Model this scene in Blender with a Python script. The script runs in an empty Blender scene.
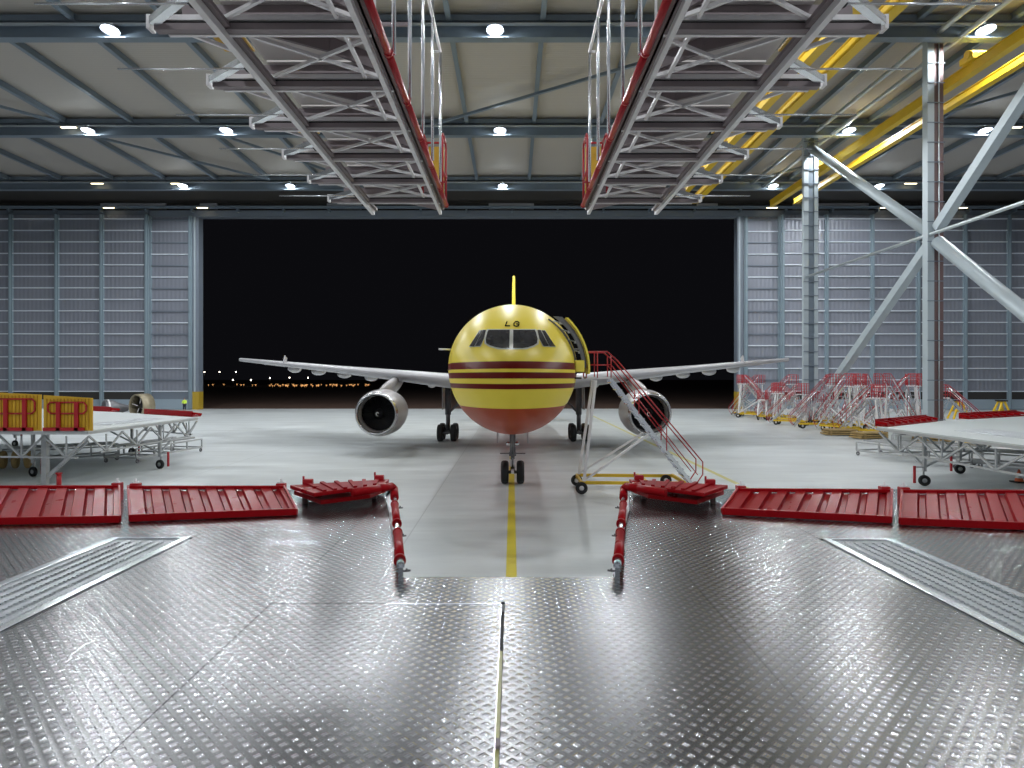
import bpy, bmesh, math, random
from mathutils import Vector, Matrix
from mathutils.bvhtree import BVHTree
random.seed(7)
PI = math.pi
sc = bpy.context.scene
COL = sc.collection
# ------------------------------------------------------------ camera, world, exposure
F, CX, HY, H = 625.0, 512.0, 378.0, 4.59          # focal length in px, vanishing point, eye height
cd = bpy.data.cameras.new('camera'); cam = bpy.data.objects.new('camera', cd); COL.objects.link(cam)
cd.sensor_width = 36; cd.lens = 36*F/1024; cd.shift_y = (HY-384)/1024; cd.clip_end = 3000
cam.location = (0, 0, H); cam.rotation_euler = (PI/2, 0, 0); sc.camera = cam
w = bpy.data.worlds.new('night'); sc.world = w; w.use_nodes = True
w.node_tree.nodes['Background'].inputs[0].default_value = (.0026, .0026, .0034, 1)
w.node_tree.nodes['Background'].inputs[1].default_value = 1
sc.view_settings.view_transform = 'Standard'; sc.view_settings.look = 'None'
sc.view_settings.exposure = 0.4; sc.view_settings.gamma = 1; sc.view_settings.use_curve_mapping = False
sc.cycles.use_denoising = True; sc.cycles.sample_clamp_indirect = 6
sc.cycles.max_bounces = 8; sc.cycles.diffuse_bounces = 4; sc.cycles.glossy_bounces = 4
FLOOD_W, OFF_W = 3600, 5200          # watts per floodlight in view / in the rows above and behind
ZB = H + 24.4                         # underside of the roof beams
ZC = H + 26.2                         # roof skin
ZD = H - 1.7                          # foreground deck
def flood_light(x, y, z, watts, parent=None, blend=.12, size=172, name='floodlight_beam'):
    l = bpy.data.lights.new(name, 'SPOT'); l.energy = watts; l.color = (.93, .97, 1)
    l.spot_size = math.radians(size); l.spot_blend = blend; l.shadow_soft_size = .35
    o = bpy.data.objects.new(name, l); COL.objects.link(o); o.location = (x, y, z)
    if parent: o.parent = parent
    return o
for yy in (27, 9, -9):                # rows of the same lamps nearer than the frame shows
    for xx in (-42, -14, 14, 42):
        flood_light(xx, yy, ZB+.1, OFF_W)

# ------------------------------------------------------------ helpers
def W(px, py, z):                     # pixel on a horizontal plane at height z
    D = (H-z)*F/(py-HY); return Vector(((px-CX)*D/F, D, z))
def WD(px, py, D): return Vector(((px-CX)*D/F, D, H-(py-HY)*D/F))
class MB:
    def __init__(s): s.v = []; s.f = []; s.sm = []
    def add(s, vs, fs, smooth=False):
        n = len(s.v); s.v += [Vector(v) for v in vs]
        for f in fs: s.f.append([i+n for i in f]); s.sm.append(smooth)
        return s
    def box(s, c, d, rz=0, rx=0, ry=0):
        M = Matrix.Rotation(rz, 3, 'Z') @ Matrix.Rotation(ry, 3, 'Y') @ Matrix.Rotation(rx, 3, 'X'); c = Vector(c)
        vs = [c + M @ Vector((x*d[0]/2, y*d[1]/2, z*d[2]/2)) for x in (-1, 1) for y in (-1, 1) for z in (-1, 1)]
        return s.add(vs, [(0,1,3,2),(4,6,7,5),(0,4,5,1),(2,3,7,6),(0,2,6,4),(1,5,7,3)])
    def bx(s, x0, x1, y0, y1, z0, z1): return s.box(((x0+x1)/2, (y0+y1)/2, (z0+z1)/2), (abs(x1-x0), abs(y1-y0), abs(z1-z0)))
    def bar(s, p, q, a, b=None, up=(0,0,1)):
        b = b or a; p = Vector(p); q = Vector(q); d = (q-p).normalized(); up = Vector(up)
        if abs(d.dot(up)) > .98: up = Vector((0,1,0))
        r = d.cross(up).normalized(); u = r.cross(d)
        vs = [e + r*(i*a/2) + u*(j*b/2) for e in (p, q) for i, j in ((-1,-1),(1,-1),(1,1),(-1,1))]
        return s.add(vs, [(3,2,1,0),(4,5,6,7),(0,1,5,4),(1,2,6,5),(2,3,7,6),(3,0,4,7)])
    def tube(s, p, q, r, r2=None, n=10):
        r2 = r if r2 is None else r2; p = Vector(p); q = Vector(q); d = (q-p).normalized()
        a = d.cross(Vector((0,0,1)) if abs(d.z) < .95 else Vector((1,0,0))).normalized(); b = d.cross(a)
        ring = [(math.cos(2*PI*k/n), math.sin(2*PI*k/n)) for k in range(n)]
        vs = [p + a*(c*r)+b*(t*r) for c, t in ring] + [q + a*(c*r2)+b*(t*r2) for c, t in ring]
        s.add(vs, [(k, (k+1)%n, n+(k+1)%n, n+k) for k in range(n)], True)
        n0 = len(s.v)-2*n
        s.f.append([n0+k for k in range(n)][::-1]); s.sm.append(False); s.f.append([n0+n+k for k in range(n)]); s.sm.append(False)
        return s
    def path(s, pts, r, n=8):
        for a, b in zip(pts, pts[1:]): s.tube(a, b, r, n=n)
        for a in pts[1:-1]: s.ball(a, r, n, 4)
        return s
    def ball(s, c, r, n=10, m=6):
        c = Vector(c); r = Vector((r, r, r)) if not hasattr(r, '__len__') else Vector(r)
        vs = [c+Vector((0,0,-r.z))]
        for j in range(1, m):
            t = -PI/2+PI*j/m
            vs += [c+Vector((r.x*math.cos(t)*math.cos(2*PI*k/n), r.y*math.cos(t)*math.sin(2*PI*k/n), r.z*math.sin(t))) for k in range(n)]
        vs.append(c+Vector((0,0,r.z))); L = len(vs)-1
        fs = [(0, 1+(k+1)%n, 1+k) for k in range(n)]
        for j in range(m-2): fs += [(1+j*n+k, 1+j*n+(k+1)%n, 1+(j+1)*n+(k+1)%n, 1+(j+1)*n+k) for k in range(n)]
        fs += [(L, 1+(m-2)*n+k, 1+(m-2)*n+(k+1)%n) for k in range(n)]
        return s.add(vs, fs, True)
    def lathe(s, prof, c, axis, n=32, closed=False, smooth=True):   # prof: (distance along axis, radius)
        c = Vector(c); d = Vector(axis).normalized()
        a = d.cross(Vector((0,0,1)) if abs(d.z) < .95 else Vector((1,0,0))).normalized(); b = d.cross(a); m = len(prof)
        vs = [c+d*t+a*(r*math.cos(2*PI*k/n))+b*(r*math.sin(2*PI*k/n)) for t, r in prof for k in range(n)]
        fs = [(j*n+k, j*n+(k+1)%n, ((j+1)%m)*n+(k+1)%n, ((j+1)%m)*n+k) for j in range(m if closed else m-1) for k in range(n)]
        return s.add(vs, fs, smooth)
    def prism(s, poly, z0, z1):
        n = len(poly); vs = [(x, y, z0) for x, y in poly]+[(x, y, z1) for x, y in poly]
        return s.add(vs, [tuple(range(n))[::-1], tuple(range(n, 2*n))]+[(k, (k+1)%n, n+(k+1)%n, n+k) for k in range(n)])
    def grid(s, rows, smooth=True, close=False):
        n = len(rows[0]); m = len(rows)
        return s.add([p for r in rows for p in r], [(j*n+k, j*n+(k+1)%n, (j+1)*n+(k+1)%n, (j+1)*n+k) for j in range(m-1) for k in range(n if close else n-1)], smooth)
    def build(s, name, mat, parent=None, fix=True, bevel=0):
        base = Vector((0,0,0)); p = parent
        while p: base += p.location; p = p.parent
        vs = [v-base for v in s.v]; loc = Vector((0,0,0))
        if parent is None:
            loc = Vector(((min(v.x for v in vs)+max(v.x for v in vs))/2, (min(v.y for v in vs)+max(v.y for v in vs))/2, min(v.z for v in vs)))
            vs = [v-loc for v in vs]
        me = bpy.data.meshes.new(name); me.from_pydata(vs, [], s.f); me.polygons.foreach_set('use_smooth', s.sm)
        if fix:
            bm = bmesh.new(); bm.from_mesh(me); bmesh.ops.recalc_face_normals(bm, faces=bm.faces); bm.to_mesh(me); bm.free()
        me.materials.append(mat); me.update()
        o = bpy.data.objects.new(name, me); COL.objects.link(o); o.location = loc
        if parent: o.parent = parent
        if bevel:
            b = o.modifiers.new('bevel', 'BEVEL'); b.width = bevel; b.segments = 2; b.limit_method = 'ANGLE'
        return o
def tag(o, label, cat, group=None, kind=None):
    o['label'] = label; o['category'] = cat
    if group: o['group'] = group
    if kind: o['kind'] = kind
    return o
def thing(name, label, cat, loc, group=None, rz=0):
    o = bpy.data.objects.new(name, None); COL.objects.link(o); o.location = loc; o.empty_display_size = .2
    o.rotation_euler.z = rz
    return tag(o, label, cat, group)
def struct(o, label=None):
    o['kind'] = 'structure'
    if label: o['label'] = label
    return o
def copy_tree(o, parent=None):
    c = o.copy(); COL.objects.link(c); c.parent = parent
    for ch in [x for x in KIDS.get(o.name, [])]: copy_tree(ch, c)
    return c
KIDS = {}
def index_kids():
    KIDS.clear()
    for x in bpy.data.objects:
        if x.parent: KIDS.setdefault(x.parent.name, []).append(x)
def spawn(proto, loc, rz, label, group):
    r = copy_tree(proto); r.location = loc; r.rotation_euler.z = rz; r['label'] = label; r['group'] = group
    return r

# ------------------------------------------------------------ materials
def mat(name, col, rough=.5, metal=0, emit=None, es=0, spec=.5, noise=None, bump=None, coat=0):
    m = bpy.data.materials.new(name); m.use_nodes = True; nt = m.node_tree; b = nt.nodes['Principled BSDF']
    b.inputs['Base Color'].default_value = (*col, 1); b.inputs['Roughness'].default_value = rough
    b.inputs['Metallic'].default_value = metal; b.inputs['Specular IOR Level'].default_value = spec
    if coat: b.inputs['Coat Weight'].default_value = coat; b.inputs['Coat Roughness'].default_value = .08
    if emit: b.inputs['Emission Color'].default_value = (*emit, 1); b.inputs['Emission Strength'].default_value = es
    if noise:                                   # (scale, amount): mottling and wear
        tc = nt.nodes.new('ShaderNodeTexCoord'); n = nt.nodes.new('ShaderNodeTexNoise'); n.inputs['Scale'].default_value = noise[0]; n.inputs['Detail'].default_value = 5
        nt.links.new(tc.outputs['Object'], n.inputs['Vector'])
        mx = nt.nodes.new('ShaderNodeMix'); mx.data_type = 'RGBA'
        mx.inputs[6].default_value = (*[c*(1-noise[1]) for c in col], 1); mx.inputs[7].default_value = (*[min(1, c*(1+noise[1])) for c in col], 1)
        nt.links.new(n.outputs['Fac'], mx.inputs[0]); nt.links.new(mx.outputs[2], b.inputs['Base Color'])
        mr = nt.nodes.new('ShaderNodeMapRange'); mr.inputs['To Min'].default_value = max(.03, rough-.1); mr.inputs['To Max'].default_value = min(1, rough+.1)
        nt.links.new(n.outputs['Fac'], mr.inputs['Value']); nt.links.new(mr.outputs[0], b.inputs['Roughness'])
    return m
class N:                                        # tiny node-expression helper
    def __init__(s, m): s.nt = m.node_tree; s.b = s.nt.nodes['Principled BSDF']
    def math(s, op, a, b=None, c=None, clamp=False):
        n = s.nt.nodes.new('ShaderNodeMath'); n.operation = op; n.use_clamp = clamp
        for i, v in enumerate((a, b, c)):
            if v is None: continue
            if isinstance(v, (int, float)): n.inputs[i].default_value = v
            else: s.nt.links.new(v, n.inputs[i])
        return n.outputs[0]
    def xyz(s, kind='Object'):
        tc = s.nt.nodes.new('ShaderNodeTexCoord'); sp = s.nt.nodes.new('ShaderNodeSeparateXYZ')
        s.nt.links.new(tc.outputs[kind], sp.inputs[0]); return sp.outputs, tc.outputs[kind]
    def mix(s, f, a, b):
        n = s.nt.nodes.new('ShaderNodeMix'); n.data_type = 'RGBA'
        for i, v in ((0, f), (6, a), (7, b)):
            if isinstance(v, tuple): n.inputs[i].default_value = (*v, 1)
            elif isinstance(v, (int, float)): n.inputs[i].default_value = v
            else: s.nt.links.new(v, n.inputs[i])
        return n.outputs[2]
    def noise(s, vec, scale, detail=4, rough=.5):
        n = s.nt.nodes.new('ShaderNodeTexNoise'); n.inputs['Scale'].default_value = scale; n.inputs['Detail'].default_value = detail; n.inputs['Roughness'].default_value = rough
        s.nt.links.new(vec, n.inputs['Vector']); return n.outputs['Fac']
    def band(s, v, a, b, soft=.004):
        up = s.math('MULTIPLY_ADD', v, 1/soft, -a/soft, clamp=True); dn = s.math('MULTIPLY_ADD', v, -1/soft, b/soft, clamp=True)
        return s.math('MULTIPLY', up, dn)
    def bump(s, h, dist, strength=1):
        n = s.nt.nodes.new('ShaderNodeBump'); n.inputs['Distance'].default_value = dist; n.inputs['Strength'].default_value = strength
        s.nt.links.new(h, n.inputs['Height']); s.nt.links.new(n.outputs[0], s.b.inputs['Normal'])
    def link(s, out, name): s.nt.links.new(out, s.b.inputs[name])

M = {}
M['door'] = mat('door_cladding', (.23, .245, .29), .4, .1, noise=(.6, .06))
n = N(M['door']); xyz, vec = n.xyz(); n.bump(n.math('PINGPONG', xyz[0], .3), .2, .5)
M['door_dark'] = mat('door_frame_paint', (.17, .2, .245), .5)
M['door_post'] = mat('door_post_paint', (.22, .285, .33), .4)
M['rail_light'] = mat('door_rail_paint', (.72, .77, .84), .4, 0)
M['beam'] = mat('roof_steel_paint', (.15, .19, .235), .45, .1, noise=(.8, .12))
M['beam_light'] = mat('galvanised_conduit', (.5, .55, .58), .35, .6)
M['roof'] = mat('roof_deck', (.36, .335, .31), .7)
n = N(M['roof']); xyz, vec = n.xyz(); n.bump(n.math('PINGPONG', xyz[1], .15), .1, .6)
M['dark'] = mat('near_black_sheet', (.035, .032, .03), .8)
M['column'] = mat('column_paint', (.4, .46, .5), .4, .1, noise=(.7, .1))
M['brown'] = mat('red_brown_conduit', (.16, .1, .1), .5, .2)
M['alu'] = mat('aluminium', (.8, .78, .79), .4, .2, noise=(3, .1))
M['alu_dull'] = mat('dull_aluminium_sheet', (.74, .7, .68), .55, .1, noise=(1.2, .2))
M['alu_frame'] = mat('grey_aluminium_frame', (.46, .47, .48), .4, .3)
M['alu_bright'] = mat('bright_aluminium', (.75, .77, .8), .22, .95)
M['slot'] = mat('black_slot', (.012, .012, .013), .6)
M['mauve'] = mat('anodised_profile', (.24, .2, .21), .45, .2)
M['red'] = mat('red_gloss_paint', (.34, .006, .010), .3, 0, noise=(2.2, .15), spec=.08)
M['red_rail'] = mat('red_rail_paint', (.42, .012, .02), .35)
M['yellow'] = mat('yellow_crane_paint', (.7, .46, .02), .45, .0, noise=(.7, .14))
M['yellow_mesh'] = mat('yellow_guard_panel', (.62, .36, .02), .5)
M['white_top'] = mat('pale_table_decking', (.56, .6, .6), .45, noise=(.5, .06))
M['rubber'] = mat('tyre_rubber', (.012, .012, .013), .6)
M['gear'] = mat('landing_gear_grey', (.17, .17, .18), .4, .4)
M['wing'] = mat('wing_grey', (.46, .45, .47), .38, .1, noise=(.9, .06))
M['nacelle'] = mat('nacelle_grey', (.42, .4, .41), .33, .35, noise=(2.5, .18))
M['lip'] = mat('inlet_lip_metal', (.6, .6, .62), .25, .9)
M['fan'] = mat('fan_blade_metal', (.035, .035, .038), .4, .7)
M['glass'] = mat('cockpit_glass', (.035, .035, .04), .12, 0, noise=(2.5, .8), spec=.8)
M['winframe'] = mat('windscreen_frame', (.62, .62, .55), .35)
M['black'] = mat('black_lettering', (.008, .006, .005), .9, spec=0)
M['white'] = mat('white_paint', (.8, .8, .8), .4)
M['lamp'] = mat('floodlight_glass', (1, 1, 1), .3, emit=(.92, .97, 1), es=22)
M['tubelamp'] = mat('warm_fluorescent_diffuser', (1, .9, .6), .4, emit=(1, .82, .5), es=3.5)
M['lamphouse'] = mat('lamp_housing', (.25, .27, .3), .5, .3)
M['wood'] = mat('bare_planks', (.42, .29, .12), .7, noise=(3, .3))
M['skin'] = mat('skin', (.5, .32, .24), .6); M['hivis'] = mat('hi_vis_yellow', (.7, .95, .08), .6); M['navy'] = mat('dark_trousers', (.03, .035, .06), .8)
M['orange'] = mat('cone_orange', (.75, .13, .03), .5)
M['town_white'] = mat('distant_lamp_white', (1, 1, 1), .5, emit=(1, .9, .75), es=5)
M['town_orange'] = mat('distant_lamp_orange', (1, .6, .2), .5, emit=(1, .5, .18), es=.9)

# concrete floor
M['floor'] = m = mat('polished_concrete', (.5, .53, .54), .35); n = N(m); xyz, vec = n.xyz()
mp = m.node_tree.nodes.new('ShaderNodeMapping'); mp.inputs['Scale'].default_value = (.35, 1.4, 1); m.node_tree.links.new(vec, mp.inputs[0])
n1 = n.noise(mp.outputs[0], .5, 6, .6); n2 = n.noise(vec, 1.7, 5)
jx = n.math('PINGPONG', n.math('ADD', xyz[0], 3), 6.0); jy = n.math('PINGPONG', xyz[1], 6.0)
j = n.math('MAXIMUM', n.math('LESS_THAN', jx, .02), n.math('LESS_THAN', jy, .02))
c = n.mix(n.math('MULTIPLY_ADD', n1, 1.8, -.4, clamp=True), (.44, .47, .48), (.76, .80, .81))
c = n.mix(n.math('MULTIPLY', n.math('MULTIPLY_ADD', n2, 2, -.6, clamp=True), .35), c, (.58, .6, .59))
c = n.mix(n.math('MULTIPLY', j, .35), c, (.2, .21, .22))
n.link(c, 'Base Color'); n.link(n.math('MULTIPLY_ADD', n1, .3, .22), 'Roughness')
M['apron'] = mat('dark_asphalt', (.085, .045, .03), .9, noise=(.05, .2))  # brown tint puts the dim orange lamplight into the asphalt colour
M['line'] = mat('yellow_floor_paint', (.72, .6, .06), .4, noise=(1.5, .2))
M['line_faint'] = mat('worn_yellow_floor_paint', (.58, .54, .2), .45, noise=(2, .2))

# tread plate: diamond groups of little ribs, alternating direction
def tread(name, cell=.06, base=(.19, .19, .195), rough=.215, dist=.0034, ribs=3):
    m = mat(name, base, rough, 1); n = N(m); xyz, vec = n.xyz('Object')
    s = 1/cell/math.sqrt(2)
    u = n.math('MULTIPLY', n.math('ADD', xyz[0], xyz[1]), s); v = n.math('MULTIPLY', n.math('SUBTRACT', xyz[0], xyz[1]), s)
    fu = n.math('FLOOR', u); fv = n.math('FLOOR', v)
    p = n.math('SUBTRACT', n.math('SUBTRACT', u, fu), .5); q = n.math('SUBTRACT', n.math('SUBTRACT', v, fv), .5)
    par = n.math('FLOORED_MODULO', n.math('ADD', fu, fv), 2)
    ap = n.math('ABSOLUTE', p); aq = n.math('ABSOLUTE', q)
    mask = n.math('MULTIPLY_ADD', n.math('MAXIMUM', ap, aq), -11, 3.5, clamp=True)
    sel = n.math('ADD', n.math('MULTIPLY', p, par), n.math('MULTIPLY', q, n.math('SUBTRACT', 1, par)))
    rib = n.math('MULTIPLY_ADD', n.math('COSINE', n.math('MULTIPLY', sel, 2*PI*ribs/.8)), .2, .8)
    dome = n.math('MULTIPLY', n.math('COSINE', n.math('MULTIPLY', p, PI)), n.math('COSINE', n.math('MULTIPLY', q, PI)))
    n.bump(n.math('MULTIPLY', n.math('ADD', n.math('MULTIPLY', mask, .6), n.math('MULTIPLY', dome, .22)), rib), dist, 1)
    nz = n.noise(vec, .7, 3)
    c = n.mix(mask, tuple(b*.82 for b in base), tuple(min(1, b*2.2) for b in base))
    n.link(n.mix(n.math('MULTIPLY', nz, .25), c, tuple(b*.8 for b in base)), 'Base Color')
    n.link(n.math('ADD', n.math("MULTIPLY", mask, -.055), n.math('MULTIPLY_ADD', nz, .08, rough)), 'Roughness')
    return m
M['tread'] = tread('tread_plate')
M['grate'] = m = mat('perforated_grating', (.5, .53, .55), .35, .7); n = N(m); xyz, vec = n.xyz()
a = n.math('PINGPONG', xyz[1], .016); b_ = n.math('PINGPONG', n.math('ADD', xyz[0], .01), .02)
n.bump(n.math('MULTIPLY', n.math('MULTIPLY', a, 60), n.math('MULTIPLY', b_, 50)), .008, 1)

# ------------------------------------------------------------ room shell
XW, YB, YW = 82, -32, 91.0
struct(MB().bx(-XW, XW, YB, YW+2.5, -.3, 0).build('floor', M['floor']), 'pale grey polished concrete hangar floor')
struct(MB().bx(-900, 900, YW+2.5, 1500, -.35, -.02).build('apron', M['apron']), 'dark asphalt apron outside the hangar door')
struct(MB().bx(-XW, XW, YB, YW+4, ZC, ZC+.3).build('ceiling', M['roof']), 'pale grey profiled roof deck')
M['sidewall'] = mat('side_wall_cladding', (.36, .37, .4), .6)
struct(MB().bx(-XW-.4, -XW, YB, YW+2, -.3, ZC+.3).build('wall_left', M['sidewall']))
struct(MB().bx(XW, XW+.4, YB, YW+2, -.3, ZC+.3).build('wall_right', M['sidewall']))
struct(MB().bx(-XW, XW, YB-.4, YB, -.3, ZC+.3).build('wall_rear', M['sidewall']))
# floor markings
tag(MB().bx(-.14, .11, -20, YW+2, .001, .005).build('floor_line', M['line']), 'yellow centre line on the floor running under the nose wheel', 'floor marking')
tag(MB().bx(9.65, 9.9, 4, 78, .001, .005).build('floor_line', M['line_faint']), 'worn yellow floor line to the right, passing behind the red stairs', 'floor marking')
# header over the doorway, near-black sheets painting the unlit void over it
XL, XR = (199-CX)*YW/F, (737-CX)*YW/F; ZH = H+(HY-217)*YW/F
hd = MB(); hd.bx(-XW, XW, YW-.2, YW+1.2, ZH, ZH+.9); o = struct(hd.build('trim_1', M['door_dark']), 'dark steel header along the top of the hangar doors')
h2 = MB(); h2.bx(-XW, XW, YW-1.2, YW-.9, ZH+.95, ZH+1.25); h2.bx(-XW, XW, YW-1.6, YW-1.2, ZH+1.1, ZH+1.2)
for k in range(-12, 13): h2.bx(k*6.6-.1, k*6.6+.1, YW-1.1, YW-.2, ZH+.5, ZH+.95)
struct(h2.build('trim_2', M['beam']), 'track beam running above the hangar doors')
dz = MB(); dz.bx(-XW, XW, YW+.4, YW+1.6, ZH+.9, ZC+.2); dz.bx(-XW, XW, 83.3, YW+.4, ZC-.72, ZC-.1); struct(dz.build('wall_back', M['dark']), 'near-black sheet standing for the dark void between the doors and the roof')
pz = MB()
for x0, x1 in ((-60, -50.5), (-45.5, -43), (-27, -22), (-3.4, 3.2), (27, 30), (41, 52), (60, 66)): pz.bx(x0, x1, YW+.1, YW+.38, ZH+1.2, ZH+2.9)
struct(pz.build('trim_3', M['sidewall']), 'pale rectangular panels in the dark strip above the doors')

# sliding door leaves
def door_leaf(n, x0, x1, y, posts, label, mirror=False, darkrails=False):
    r = bpy.data.objects.new('door_%d' % n, None); COL.objects.link(r); r.location = ((x0+x1)/2, y, 0); struct(r, label)
    zt = ZH+.1
    MB().bx(x0, x1, y+.25, y+.4, 1.5, zt).build('cladding', M['door'], r)
    MB().bx(x0, x1, y+.05, y+.4, .05, 1.5).build('kick_plate', mat('kick_plate_paint', (.3, .37, .43), .4), r)
    MB().bx(x0, x1, y+.18, y+.26, 1.5, 2.6).build('lower_panel', M['dark'] if not darkrails else M['door_dark'], r)
    for p in posts:
        q = MB(); q.bx(p-.26, p+.26, y-.1, y+.25, .1, zt); q.bx(p-.09, p+.09, y-.3, y-.1, .1, zt)
        q.build('post', M['door_post'], r)
    k = 0; z = 2.6
    while z < zt-.3:
        m_ = M['door_dark'] if darkrails and k % 2 else M['rail_light']
        MB().bx(x0+.1, x1-.1, y+.02, y+.24, z, z+.13).build('rail', m_, r); z += 1.66; k += 1
    return r
PXW = lambda px, D=YW-1: (px-CX)*D/F
door_leaf(1, PXW(147.6, YW), PXW(192.8, YW), YW-.2, [PXW(150, YW), PXW(191, YW)], 'sliding hangar door leaf at the left edge of the dark opening', darkrails=True)
door_leaf(2, PXW(-55), PXW(147), YW-.9, [PXW(p) for p in (-34, 10, 56, 101, 146)], 'wide sliding hangar door leaf at far left behind the yellow guard panels')
door_leaf(3, PXW(743.2, YW), PXW(781, YW), YW-.2, [PXW(745.5, YW), PXW(779.5, YW)], 'sliding hangar door leaf at the right edge of the dark opening', darkrails=True)
door_leaf(4, PXW(782), PXW(1075), YW-.9, [PXW(p) for p in (783, 827, 873, 919, 966, 1010, 1056)], 'wide sliding hangar door leaf at far right behind the steel columns')
for nme, a, b, lab in (('left', 193, 199, 'left'), ('right', 737, 743, 'right')):
    r = bpy.data.objects.new('trim_%d' % (4 if nme == 'left' else 5), None); COL.objects.link(r); r.location = (PXW((a+b)/2), YW, 0); struct(r, 'tall dark jamb at the %s side of the opening' % lab)
    q = MB(); q.bx(PXW(a, YW), PXW(b, YW), YW-.1, YW+1.2, 2.6, ZH); q.build('jamb', M['door_dark'], r)
    q = MB(); q.bx(PXW(a, YW)+.2, PXW(b, YW)-.45, YW-.2, YW-.1, 2.6, ZH); q.build('edge_strip', M['column'], r)
    q = MB(); q.bx(PXW(a, YW)-.02, PXW(b, YW)+.02, YW-.15, YW+1.2, .0, 2.6); q.build('yellow_base', mat('jamb_yellow', (.45, .3, .03), .5), r)

# ------------------------------------------------------------ roof steelwork
for i, D in enumerate((9, 27, 45, 63, 81)):
    r = bpy.data.objects.new('roof_beam', None); COL.objects.link(r); r.location = (0, D, ZB)
    struct(r, 'deep blue-grey roof beam spanning the hangar, %s from the doors' % ('fifth', 'fourth', 'third', 'second', 'nearest')[i])
    q = MB(); q.bx(-XW, XW, D-.08, D+.08, ZB, ZB+.85); q.bx(-XW, XW, D-.35, D+.35, ZB-.06, ZB); q.bx(-XW, XW, D-.35, D+.35, ZB+.85, ZB+.9)
    q.build('lower_chord', M['beam'], r)
    q = MB(); q.bx(-XW, XW, D-.3, D+.3, ZC-.62, ZC-.2); q.build('upper_chord', M['beam'], r)
    MB().bx(-XW, XW, D-.62, D-.4, ZB+.72, ZB+.84).build('cable_tray', M['beam_light'], r)
    q = MB()
    for k in range(-24, 25): q.bar((k*3.36+.5, D, ZB+.9), (k*3.36+.5, D, ZC-.6), .14); 
    q.build('web_posts', M['beam'], r)
q0 = None
for k in range(-12, 13):
    x = 2.2+6.72*k
    if abs(x) > XW-1: continue
    q = MB(); q.bx(x-.06, x+.06, YB, 83.2, ZC-.6, ZC-.05); q.bx(x-.19, x+.19, YB, 83.2, ZC-.66, ZC-.6)
    struct(q.build('roof_purlin', M['beam']), 'blue-grey roof purlin running towards the doors')
for (a, b) in (((-8.5, 63), (12.5, 49)), ((-45, 64.5), (-31, 80)), ((-31, 64.5), (-20, 80)), ((44, 64.5), (31, 80)), ((-58, 46), (-45, 62)), ((20, 64), (12, 80)), ((52, 46), (40, 62))):
    struct(MB().bar((*a, ZC-.8), (*b, ZC-.8), .24).build('roof_brace', M['beam']), 'thin diagonal wind brace under the roof deck')

# floodlights
fl = thing('floodlight', 'x', 'floodlight', (0, 0, 0))
MB().bar((0, -.5, .25), (0, .1, .55), .12).build('bracket', M['lamphouse'], fl)
q = MB(); q.lathe([(0, .1), (.12, .3), (.42, .62), (.46, .62)], (0, -.6, .42), (0, -.15, -1), 20); q.build('reflector', M['lamphouse'], fl)
q = MB(); q.ball((0, -.63, -.02), (.42, .42, .14), 20, 8); q.build('lamp', M['lamp'], fl)
l = flood_light(0, -.65, -.3, FLOOD_W, fl)
sp_ = bpy.data.lights.new('floodlight_spill', 'POINT'); sp_.energy = 170; sp_.color = (.85, .95, 1); sp_.shadow_soft_size = .2
so = bpy.data.objects.new('floodlight_spill', sp_); COL.objects.link(so); so.location = (0, -1.0, -.1); so.parent = fl
index_kids()
names = {45: 'third roof beam from the doors', 63: 'second roof beam from the doors', 81: 'roof beam nearest the doors'}
first = True
ordn = ['far left', 'left', 'inner left', 'centre', 'inner right', 'right', 'far right']
for D in (45, 63, 81):
    for i, x in enumerate((-42.3, -28.5, -14.5, -1.2, 11.5, 33.6, 47.2)):
        lab = 'bright white floodlight at %s under the %s' % (ordn[i], names[D])
        if first: fl.location = (x, D, ZB+.3); fl['label'] = lab; fl['group'] = 'roof floodlights'; first = False
        else: spawn(fl, (x, D, ZB+.3), 0, lab, 'roof floodlights')
# warm strip lamps
for (px, D, lab) in ((74, 63, 'beside the floodlight at left, second beam'), (101, 81, 'low at far left near the doors'), (180, 81, 'beside the left floodlight near the doors'), (115, 91, 'over the left door leaf'), (207, 91, 'at the left corner of the opening'),
                     (334, 45, 'behind the left hanging platform'), (907, 81, 'right of the yellow crane beams'), (818, 81, 'beside the right steel column'), (1008, 63, 'at the right edge of the roof'), (768, 91, 'over the right door leaf'), (880, 91, 'over the far right door leaf'), (955, 91, 'over the doors at far right')):
    z = ZB+.55 if D < 90 else ZH+.94
    y = D-.75 if D < 90 else YW-1.4
    t = thing('strip_lamp', 'warm yellow strip lamp '+lab, 'lamp', ((px-CX)*D/F, y, z), 'warm strip lamps')
    x = t.location.x
    MB().bx(x-.8, x+.8, y-.12, y+.12, z+.05, z+.16).build('housing', M['lamphouse'], t)
    MB().bx(x-.75, x+.75, y-.1, y+.1, z-.04, z+.05).build('diffuser', M['tubelamp'], t)

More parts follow.
